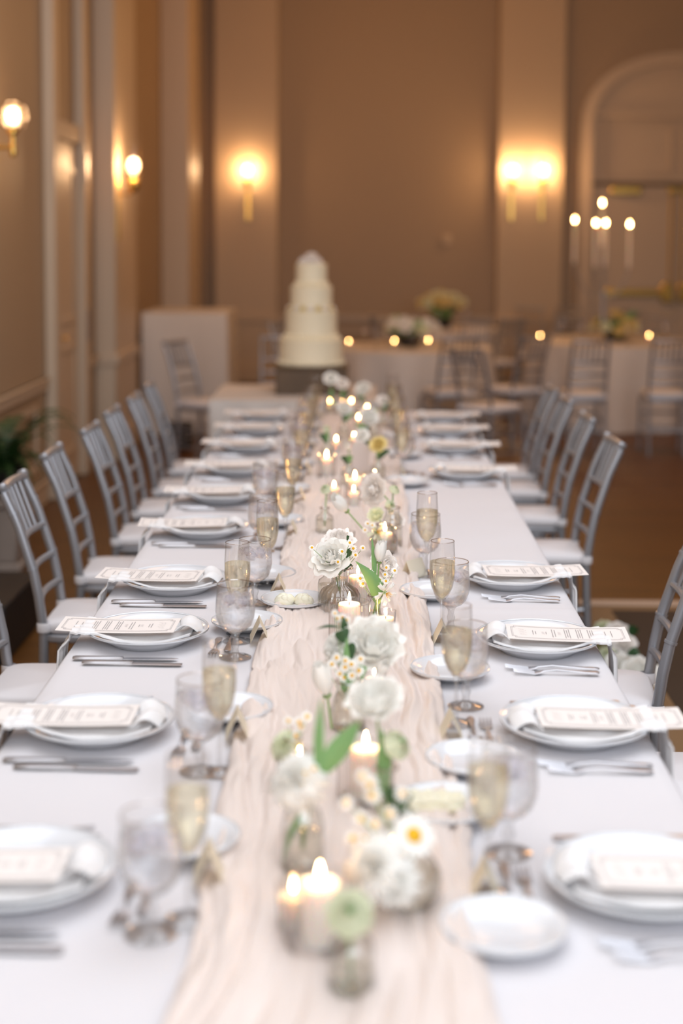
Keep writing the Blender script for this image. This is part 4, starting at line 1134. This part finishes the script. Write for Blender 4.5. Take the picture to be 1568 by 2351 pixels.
# ================================================================== CHAIRS
def proto_chair():
    t=empty('banquet_chair')
    BX=0.178
    def bamboo(pts,r,rings,name,m='chair'):
        # fine resampled pole with node rings
        P_=[Vector(p) for p in pts]; L=[0]
        for a,b in zip(P_,P_[1:]): L.append(L[-1]+(b-a).length)
        tot=L[-1]
        def at(s):
            s=max(0,min(tot,s))
            for i in range(len(P_)-1):
                if s<=L[i+1]+1e-9: return P_[i].lerp(P_[i+1],(s-L[i])/(L[i+1]-L[i]))
            return P_[-1]
        ss=[0,tot]; 
        for k in range(rings): 
            c=tot*(k+0.6)/rings
            ss+=[c-0.008,c-0.004,c-0.0035,c+0.0035,c+0.004,c+0.008]
        for k in range(9): ss.append(tot*k/8)
        ss=sorted(set(x for x in ss if 0<=x<=tot)); pp=[];rr_=[]
        for s in ss:
            near=min(abs(s-tot*(k+0.6)/rings) for k in range(rings)) if rings else 1
            pp.append(at(s)); rr_.append(r*(1.16 if near<0.0037 else 1.0))
        return MB().tube(pp,rr_,10).build(name,m,t)
    for sx in (-1,1):
        bamboo([(sx*0.168,-0.205,0.0),(sx*0.172,-0.190,0.25),(sx*0.176,-0.180,0.44),(sx*0.174,-0.205,0.62),(sx*0.170,-0.262,0.80),(sx*0.168,-0.305,0.895)],0.0155,5,'back_post')
        MB().cap([(0.0155,0),(0.019,0.006),(0.019,0.014),(0.012,0.022)],12,Matrix.Translation((sx*0.168,-0.3055,0.903))@Matrix.Rotation(0.38,4,'X')).build('finial','chair',t)
        bamboo([(sx*0.195,0.185,0.0),(sx*0.19,0.18,0.43)],0.016,3,'front_leg')
    def rail_(za,y,name,r=0.011,curve_=0.018):
        pts=[(0.168*k/6,y-curve_*(1-(k/6)**2),za) for k in range(-6,7)]
        return MB().tube(pts,r,8).build(name,'chair',t)
    rail_(0.905,-0.302,'top_rail',0.014); rail_(0.742,-0.243,'cross_rail',0.011); rail_(0.645,-0.213,'cross_rail',0.011); rail_(0.555,-0.192,'cross_rail',0.011)
    for k in range(5):
        x=(k-2)*0.052; c=0.018*(1-(x/0.168)**2)
        MB().tube([(x,-0.243-c,0.742),(x,-0.302-c,0.905)],0.0075,8).build('spindle','chair',t)
    # seat
    def rr2(w,d,z0,z1,b,cv=0.0):
        pr=[]
        n=28; vs=[]; fs=[]
        lev=[(z0,b),(z0+b*0.7,b*0.2),((z0+z1)/2,0),(z1-b*0.7,b*0.2),(z1,b)]
        for z,i in lev:
            for k in range(n):
                a=2*PI*k/n; ex=0.28
                cx=math.copysign(abs(math.cos(a))**ex,math.cos(a)); sy=math.copysign(abs(math.sin(a))**ex,math.sin(a))
                vs.append(((w-i)*cx,(d-i)*sy,z))
        for l in range(len(lev)-1):
            for k in range(n): fs.append((l*n+k,l*n+(k+1)%n,(l+1)*n+(k+1)%n,(l+1)*n+k))
        vs.append((0,0,z1+cv)); c=len(vs)-1
        for k in range(n): fs.append(((len(lev)-1)*n+k,(len(lev)-1)*n+(k+1)%n,c))
        fs.append(tuple(range(n-1,-1,-1)))
        return MB().add(vs,fs)
    rr2(0.198,0.195,0.425,0.450,0.006).build('seat_frame','chair',t)
    rr2(0.192,0.190,0.4505,0.492,0.012,0.006).build('cushion','cushion',t)
    for sx in (-1,1):
        MB().lathe([(0.021,0),(0.0225,0.003),(0.0225,0.027),(0.021,0.03)],14,Matrix.Translation((sx*0.176,-0.182,0.458))).build('cushion_strap','cushion',t)
        for z in (0.14,0.26):
            MB().tube([(sx*0.193,0.183,z),(sx*0.17,-0.195,z+0.02)],0.009,8).build('stretcher','chair',t)
    for z in (0.18,0.3): MB().tube([(-0.192,0.183,z),(0.192,0.183,z)],0.009,8).build('stretcher','chair',t)
    MB().tube([(-0.17,-0.197,0.2),(0.17,-0.197,0.2)],0.009,8).build('stretcher','chair',t)
    return Proto(t)
chairP=proto_chair()
G1='silver chairs along the long table'
for k,(y,x,rz) in enumerate(((3.86,-0.80,0),(4.60,-0.80,0),(5.24,-0.81,0.02),(5.88,-0.79,0),(6.46,-0.80,0.0),(7.02,-0.79,0.02),(7.62,-0.80,0.05))):
    chairP.put((x,y,0),-PI/2+rz,f'silver chair with white cushion, {ORD[k]} from camera along the left of the long table','chair',G1).scale=(0.82,1,1)
for k,(y,x,rz) in enumerate(((3.20,0.66,0),(3.87,0.61,-0.12),(5.62,0.68,0.03),(6.36,0.69,0),(7.02,0.69,0.02),(7.55,0.69,0.0))):
    chairP.put((x,y,0),PI/2+rz,f'silver chair with white cushion, {ORD[k]} from camera along the right of the long table','chair',G1).scale=(0.82,1,1)

# floral arrangement on the floor at right
def floor_flowers():
    base=PY(1400,1480,5.15)
    fx,fy=1.0,4.75
    for k,(px,py,kd,sz,m,lab) in enumerate(((1385,1440,'carnation',0.035,'petal_green','green-white bloom on the floor right of the table, topmost'),(1418,1452,'rose',0.045,'petal_blush','pale rose on the floor beyond the chair, upper'),
        (1432,1478,'rose',0.045,'petal_blush','blush rose on the floor, right of the topmost bloom'),(1425,1540,'opentulip',0.05,'petal','white open bloom on the floor, lower left'),
        (1470,1555,'opentulip',0.055,'petal','white open bloom on the floor next to the chair seat'),(1395,1500,'carnation',0.03,'petal_green','small greenish bloom low on the floor by the cloth'),(1450,1575,'rose',0.04,'petal','white rose lowest in the floor flowers'))):
        q=PY(px,py,fy+(1500-py)*0.002)
        q=P(px,py,0.10)
        bloom('floor_flower',kd,sz,q,(random.uniform(-.3,.3),-0.6,0.8),lab,'flower','floor arrangement flowers',m,60+k,(q.x,q.y,0.001))
    labs=['left','right','lower left','lower right','upper right','far lower right']
    for k,(px,py,dx,dz) in enumerate(((1440,1500,0.05,-0.01),(1430,1515,0.06,-0.02),(1400,1470,0.05,0.02),(1405,1520,0.05,0.03),(1445,1460,0.03,0.04)  )):
        q=P(px,py,0.09); leaf(q,(q.x+dx,q.y-0.02,q.z+dz),0.045,'dark leaf among the floor flowers, '+labs[k],'darkleaf',group='floor arrangement leaves')
    q=P(1400,1560,0.0)
    MB().cap([(0.13,0.0),(0.15,0.015),(0.12,0.05),(0.04,0.07)],20).build('low_planter','darkleaf',None,loc=(q.x,q.y+0.15,0.012))
    o=bpy.data.objects['low_planter']; tag(o,'dark low base of the floor flower arrangement right of the long table','base')
floor_flowers()

# ================================================================== CAKE TABLE
def skirted(name,x0,x1,y0,y1,zt,label,cat='tablecloth',amp=0.02,m='cloth2',fq=14):
    mb=MB()
    def ringpt(s,z,k):
        # s 0..1 around the rectangle
        Lx,Ly=x1-x0,y1-y0; per=2*(Lx+Ly); d=s*per
        if d<Lx: p=(x0+d,y0); n_=(0,-1)
        elif d<Lx+Ly: p=(x1,y0+d-Lx); n_=(1,0)
        elif d<2*Lx+Ly: p=(x1-(d-Lx-Ly),y1); n_=(0,1)
        else: p=(x0,y1-(d-2*Lx-Ly)); n_=(-1,0)
        a=amp*k; o=a*(1+math.sin(d*fq*1.9+math.sin(d*5)))+0.5*a*math.sin(d*fq*4.1)+0.002
        return (p[0]+n_[0]*max(o,0),p[1]+n_[1]*max(o,0),z)
    N=int(2*((x1-x0)+(y1-y0))/0.025); lev=[(0.006,1.0),(zt*0.5,0.6),(zt*0.85,0.3),(zt-0.02,0.08),(zt-0.003,0.0)]
    vs=[];fs=[]
    for z,k in lev:
        for i in range(N): vs.append(ringpt(i/N,z,k))
    for l in range(len(lev)-1):
        for i in range(N): fs.append((l*N+i,l*N+(i+1)%N,(l+1)*N+(i+1)%N,(l+1)*N+i))
    mb.add(vs,fs)
    mb.box((x0+0.0,y0+0.0,zt-0.004),(x1,y1,zt))
    o=mb.build(name,m,None,True,50); tag(o,label,cat); return o
skirted('tablecloth',-0.87,0.10,8.35,9.25,0.75,'white floor length cloth on the cake table behind the long table')
CX,CYY=-0.30,8.85
rs=empty('cake_riser',(CX,CYY,0.75),0.05,'square dark wooden riser under the wedding cake','stand')
MB().bbox((-0.215,-0.215,0.0),(0.215,0.215,0.155),0.008).build('box','darkwood',rs)
MB().bbox((-0.222,-0.222,0.155),(0.222,0.222,0.170),0.005).build('top_board','darkwood',rs)
ck=empty('wedding_cake',(CX,CYY,0.92),0,'four tier ivory wedding cake topped with flowers','cake')
z=0
for k,(r,h) in enumerate(((0.195,0.160),(0.158,0.165),(0.128,0.150),(0.095,0.135))):
    tr=MB().cap([(r*1.02,z),(r*1.02,z+0.012),(r,z+0.02),(r,z+h-0.008),(r-0.008,z+h)],40).build('tier','icing',ck)
    mb=MB()
    for j in range(28):
        a=2*PI*j/28; mb.ball(0.013*(1.1 if j%2 else 0.85),(r*math.cos(a)*1.01,r*math.sin(a)*1.01,z+0.012),8,5)
    mb.build('icing_border','icing',tr)
    z+=h
for k in range(7):
    a=k*0.9; r=0.05 if k else 0
    q=(CX+r*math.cos(a),CYY+r*math.sin(a),0.92+z+0.020+(0.03 if k==0 else 0))
    bloom('cake_flower','rose',0.030,q,(math.cos(a)*0.5 if k else 0,math.sin(a)*0.5-0.3,1),'ivory flower on top of the wedding cake, '+['in the middle','right rear','back','left rear','left','front left','front right'][k],'flower','flowers on the cake top','petal_blush',80+k)
for k in range(9):
    a=-PI/2+(k-4)*0.35; r=0.135
    q=(CX+r*math.cos(a),CYY+r*math.sin(a),0.92+0.325+0.018)
    bloom('cake_flower','rose',0.019,q,(math.cos(a)*0.7,math.sin(a)*0.7,0.7),f'{ORD[k]} small ivory flower from the left in the ring round the middle of the cake','flower','flowers round the cake middle','petal_cream' if k%2 else 'petal_blush',90+k)

# tall draped table at left, black case
skirted('tablecloth',-1.85,-1.13,12.3,13.2,1.04,'tall white draped table by the left wall','tablecloth',0.010,'cloth2',6)
p=PY(412,1003,11.6)
o=MB().bbox((-0.11,-0.12,0.0),(0.11,0.12,0.21),0.01).build('black_case','black',None,loc=(p.x,11.5,0.0)); tag(o,'small black case on the floor left of the cake table','case')

# fern on a plinth at left
pl=empty('plinth',(-1.84,7.3,0),0,'stone plinth under the dark fern by the left wall','plinth')
MB().bbox((-0.13,-0.13,0.05),(0.13,0.13,0.33),0.01).build('shaft','plinth',pl); MB().bbox((-0.15,-0.15,0),(0.15,0.15,0.05),0.01).build('foot','plinth',pl)
MB().bbox((-0.15,-0.15,0.33),(0.15,0.15,0.37),0.01).build('top_slab','plinth',pl)
fr_=empty('potted_fern',(-1.80,7.3,0.37),0,'dark green fern in a black pot by the left wall','plant')
MB().cap([(0.08,0),(0.11,0.14),(0.115,0.15),(0.10,0.15),(0.09,0.13)],20).build('pot','black',fr_)
rr=random.Random(5)
for k in range(46):
    a=2*PI*k/46+rr.uniform(-.2,.2); Lf=rr.uniform(0.20,0.40); up=rr.uniform(0.10,0.36)
    mb=MB(); pts=[]
    for i in range(11):
        f=i/10; rx=Lf*f; zz=0.13+up*math.sin(f*PI*0.62)-(0.18*f*f if up<0.2 else 0.05*f*f)
        x_=rx*math.cos(a); pts.append(Vector((max(x_,-0.17),rx*math.sin(a),zz)))
    mb.tube(pts,0.0018,4)
    for i in range(1,11):
        w=0.045*math.sin(PI*(0.12+0.85*i/10))
        d=(pts[i]-pts[i-1]).normalized(); s_=d.cross(Vector((0,0,1))).normalized()
        for sg in (-1,1):
            c=pts[i]; e_=c+s_*sg*w+d*0.012-Vector((0,0,0.006))
            mb.add([c-d*0.007,e_,c+d*0.009],[(0,1,2)])
            c=c-d*0.018; e_=c+s_*sg*w+d*0.012-Vector((0,0,0.006))
            mb.add([c-d*0.007,e_,c+d*0.009],[(0,1,2)])
    mb.build('frond','fern',fr_,False)
# low dark bench and a pale post at the very left
o=MB().bbox((-0.16,-0.30,0.0),(0.16,0.30,0.24),0.01).build('black_case','black',None,loc=(-1.55,5.9,0.0)); tag(o,'low black equipment case on the floor behind the left chairs','case')
ps=empty('newel_post',(-1.86,6.75,0),0,'pale moulded post at the far left edge beside the fern','post')
MB().bbox((-0.07,-0.07,0),(0.07,0.07,0.72),0.01).build('shaft','cream',ps); MB().bbox((-0.09,-0.09,0.72),(0.09,0.09,0.76),0.01).build('cap','cream',ps)

# ================================================================== BACKGROUND TABLES
def small_glass():
    t=empty('wine_glass')
    MB().cap([(0.034,0.0),(0.032,0.003),(0.006,0.01),(0.005,0.08),(0.012,0.086)],12).build('stem','solid',t)
    MB().lathe([(0.012,0.086),(0.034,0.105),(0.04,0.13),(0.036,0.18)],16).build('bowl','glass',t)
    return Proto(t)
wgP=small_glass()
def small_vase():
    t=empty('flower_bowl')
    MB().cap([(0.06,0),(0.10,0.03),(0.11,0.10),(0.10,0.10),(0.09,0.05)],20).build('bowl','black',t); return Proto(t)
bowlP=small_vase()
def round_table(cx,cyy,rad,name,chairs,petal,flowers=14,spread=0.22,candles=(),seed=0,fh=0.12,glasses=6,runner=True):
    mb=MB(); N=96; zt=0.75; vs=[];fs=[]
    lev=[(0.006,1.0),(0.35,0.6),(0.65,0.2),(0.735,0.03),(0.748,0.0)]
    for z_,k in lev:
        for i in range(N):
            a=2*PI*i/N; r=rad+k*0.05*(1+math.sin(a*14+math.sin(a*3+seed)))
            vs.append((r*math.cos(a),r*math.sin(a),z_))
    for l in range(len(lev)-1):
        for i in range(N): fs.append((l*N+i,l*N+(i+1)%N,(l+1)*N+(i+1)%N,(l+1)*N+i))
    vs+=[((rad-0.01)*math.cos(2*PI*i/N),(rad-0.01)*math.sin(2*PI*i/N),zt) for i in range(N)]
    for i in range(N): fs.append((4*N+i,4*N+(i+1)%N,5*N+(i+1)%N,5*N+i))
    fs.append(tuple(5*N+i for i in range(N)))
    o=mb.add(vs,fs).build('tablecloth','cloth2',None,True,40,loc=(cx,cyy,0)); tag(o,'white floor length round tablecloth '+name,'tablecloth','round tablecloths')
    for k,(dg,lab) in enumerate(chairs):
        a=R(dg); r=rad+0.33
        pos=(cx+r*math.cos(a),cyy+r*math.sin(a),0); rz=a+PI/2
        if dg==-112: pos=(1.74,11.40,0); rz=0.05
        if dg==-68: pos=(2.40,11.50,0); rz=-0.05
        chairP.put(pos,rz,'silver banquet chair '+lab,'chair','chairs at the round tables')
    bowlP.put((cx,cyy,zt),0,'dark bowl of flowers in the centre of the round table '+name,'bowl','flower bowls')
    rr=random.Random(seed)
    W8=['lowest left','lowest right','middle left','middle right','upper left','upper right','topmost','left edge','right edge','front','rear','front left','front right','rear left','rear right','centre']
    AQ=[(rr.uniform(0,2*PI),math.sqrt(rr.random())*spread) for k in range(flowers)]
    AQ.sort(key=lambda t:t[1]*math.cos(t[0]))
    for k in range(flowers):
        a,q=AQ[k]
        loc=(cx+q*math.cos(a),cyy+q*math.sin(a),zt+fh+rr.uniform(0,0.16)*(1-q/spread*0.6))
        bloom('centrepiece_flower','carnation' if k%2 else 'rose',rr.uniform(.035,.055),loc,(math.cos(a)*q*4,math.sin(a)*q*4-0.3,0.8),ORD[k]+' pale bloom from the left in the bowl on the round table '+name,'flower','flowers in the bowl '+name,petal if k%3 else 'petal_green',seed*50+k,(cx,cyy,zt+0.09))
    for k in range(10):
        a=PI-PI*k/9.5+(PI if k%2 else 0)*0+rr.uniform(-.1,.1); a=a if k%2 else -a; L_=rr.uniform(.1,.26)
        leaf((cx,cyy,zt+0.09),(cx+L_*math.cos(a),cyy+L_*math.sin(a),zt+rr.uniform(.1,.3)),0.06,ORD[k]+' leaf from the left in the bowl on the round table '+name,'darkleaf' if k%2 else 'greenleaf',group='leaves in the bowl '+name)
    for k,(px,py,lab) in enumerate(candles):
        q=PY(px,py,cyy-0.25+0.1*k); q.z=max(q.z,zt+0.062)
        votG.put((q.x,q.y,zt),0,'votive cup on the round table '+lab,'holder','votive cups'); votC.put((q.x,q.y,zt+0.0005),0,'lit votive on the round table '+lab,'candle','votive candles')
    for k in range(glasses):
        a=2*PI*(k+0.3)/glasses; r=rad-0.33
        rank=sorted(range(glasses),key=lambda j:math.cos(2*PI*(j+0.3)/glasses)).index(k)
        wgP.put((cx+r*math.cos(a),cyy+r*math.sin(a),zt),0,ORD[rank]+' wine glass from the left on the round table '+name,'glass','wine glasses on the round table '+name)
# T1 right, with the candelabrum
round_table(2.35,13.45,0.82,'at the right',[(-112,'facing away at the right round table, left of centre'),(-68,'facing away at the right edge of the frame'),(100,'behind the right round table, left'),(62,'behind the right round table, right')],'petal_cream',16,0.26,((1240,768,'right, far left, standing for a glass glint'),(1490,770,'right, right of the flowers, standing for a glint')),1,0.10,7)  # both votives added in place of amber reflections in the glasses
# T2 centre
round_table(0.42,12.55,0.72,'in the centre',[(-130,'back to camera just right of the cake'),(-75,'at the centre table, near the right candle'),(150,'left of the cake beyond the cake table'),(95,'behind the centre table, left'),(60,'behind the centre table, right')],'petal',15,0.24,((801,769,'centre, left of the flowers'),(906,757,'centre, right of the flowers'),(983,800,'centre, far right')),2,0.14,7)
# T3 rear centre
round_table(0.85,15.2,0.62,'at the rear',[(-120,'back to camera at the rear centre table, left'),(-60,'back to camera at the rear centre table, right'),(-5,'at the right side of the rear centre table'),(-178,'at the left side of the rear centre table')],'petal_cream',22,0.26,((957,693,'rear centre, leftmost'),(979,690,'rear centre, second from the left'),(1067,705,'rear centre, right')),3,0.24,6)
# extra chairs
G3='loose chairs in the background'
chairP.put((-1.10,10.6,0),-PI/2-0.5,'silver banquet chair left of the cake table beside the tall draped table','chair',G3)
chairP.put((-0.60,11.0,0),PI+0.1,'silver banquet chair behind the cake table, left of the cake','chair',G3)
chairP.put((0.95,10.5,0),-0.75,'silver banquet chair nearest the far right corner of the long table','chair',G3)
chairP.put((1.22,11.75,0),0.6,'silver banquet chair turned away between the centre and right round tables','chair',G3)
chairP.put((1.88,15.9,0),PI,'silver banquet chair against the back wall below the right pilaster','chair',G3)
chairP.put((2.36,16.0,0),PI+0.1,'silver banquet chair against the back wall right of the pilaster','chair',G3)
chairP.put((2.95,15.6,0),PI,'silver banquet chair by the double door','chair',G3)

# candelabrum
CB=Vector((PY(1385,700,13.4).x,13.42,0.75))
cb=empty('candelabrum',(CB.x,CB.y,0.75+0.105),0,'tall five branch crystal and silver candelabrum on the right round table','candelabrum')
MB().cap([(0.085,0),(0.08,0.015),(0.03,0.03),(0.014,0.06),(0.02,0.1),(0.012,0.13),(0.022,0.20),(0.012,0.26),(0.02,0.33),(0.012,0.36)],20).build('stem','chair',cb)
ends=[]
for (px,py,sg) in ((1320,505,0),(1368,512,1),(1383,466,2),(1391,512,3),(1446,515,4)):
    q=PY(px,py,CB.y+(-0.12 if sg==1 else 0.12 if sg==3 else 0)); ends.append(q)
cands=['leftmost taper of the candelabrum','second taper from the left on the candelabrum','tallest middle taper of the candelabrum','fourth taper from the left on the candelabrum','rightmost taper of the candelabrum']
for k,q in enumerate(ends):
    cup=Vector((q.x,q.y,q.z-0.40))-Vector(cb.location)
    if k==2: pts=[Vector((0,0,0.34)),cup-Vector((0,0,0.02))]
    else:
        m_=Vector((cup.x*0.6,cup.y*0.6,0.24)); pts=[Vector((0,0,0.33)).lerp(m_,f)*(1-f)+m_.lerp(cup-Vector((0,0,0.02)),f)*f if False else (Vector((0,0,0.33))*(1-f)**2+m_*2*f*(1-f)+(cup-Vector((0,0,0.02)))*f*f) for f in [i/10 for i in range(11)]]
    MB().tube(pts,0.007,8).build('branch','chair',cb)
    MB().cap([(0.012,-0.03),(0.032,-0.012),(0.03,0),(0.018,0.004),(0.018,0.02)],14,Matrix.Translation(cup)).build('candle_cup','glass',cb)
    c=empty('taper_candle',Vector(cb.location)+cup+Vector((0,0,0.004)),0,cands[k],'candle','candelabrum tapers')
    MB().cap([(0.0125,0),(0.0105,0.37),(0.006,0.376)],12).build('wax','wax',c)
    MB().tube([(0,0,0.374),(0,0,0.385)],0.001,5).build('wick','wick',c)
    f=link('flame',FLM,c,(0,0,0.378)); f.scale=(1.25,1.25,1.25)

for l in bpy.data.objects:
    if l.type=='LIGHT' and l.parent is None: l['kind']='structure'
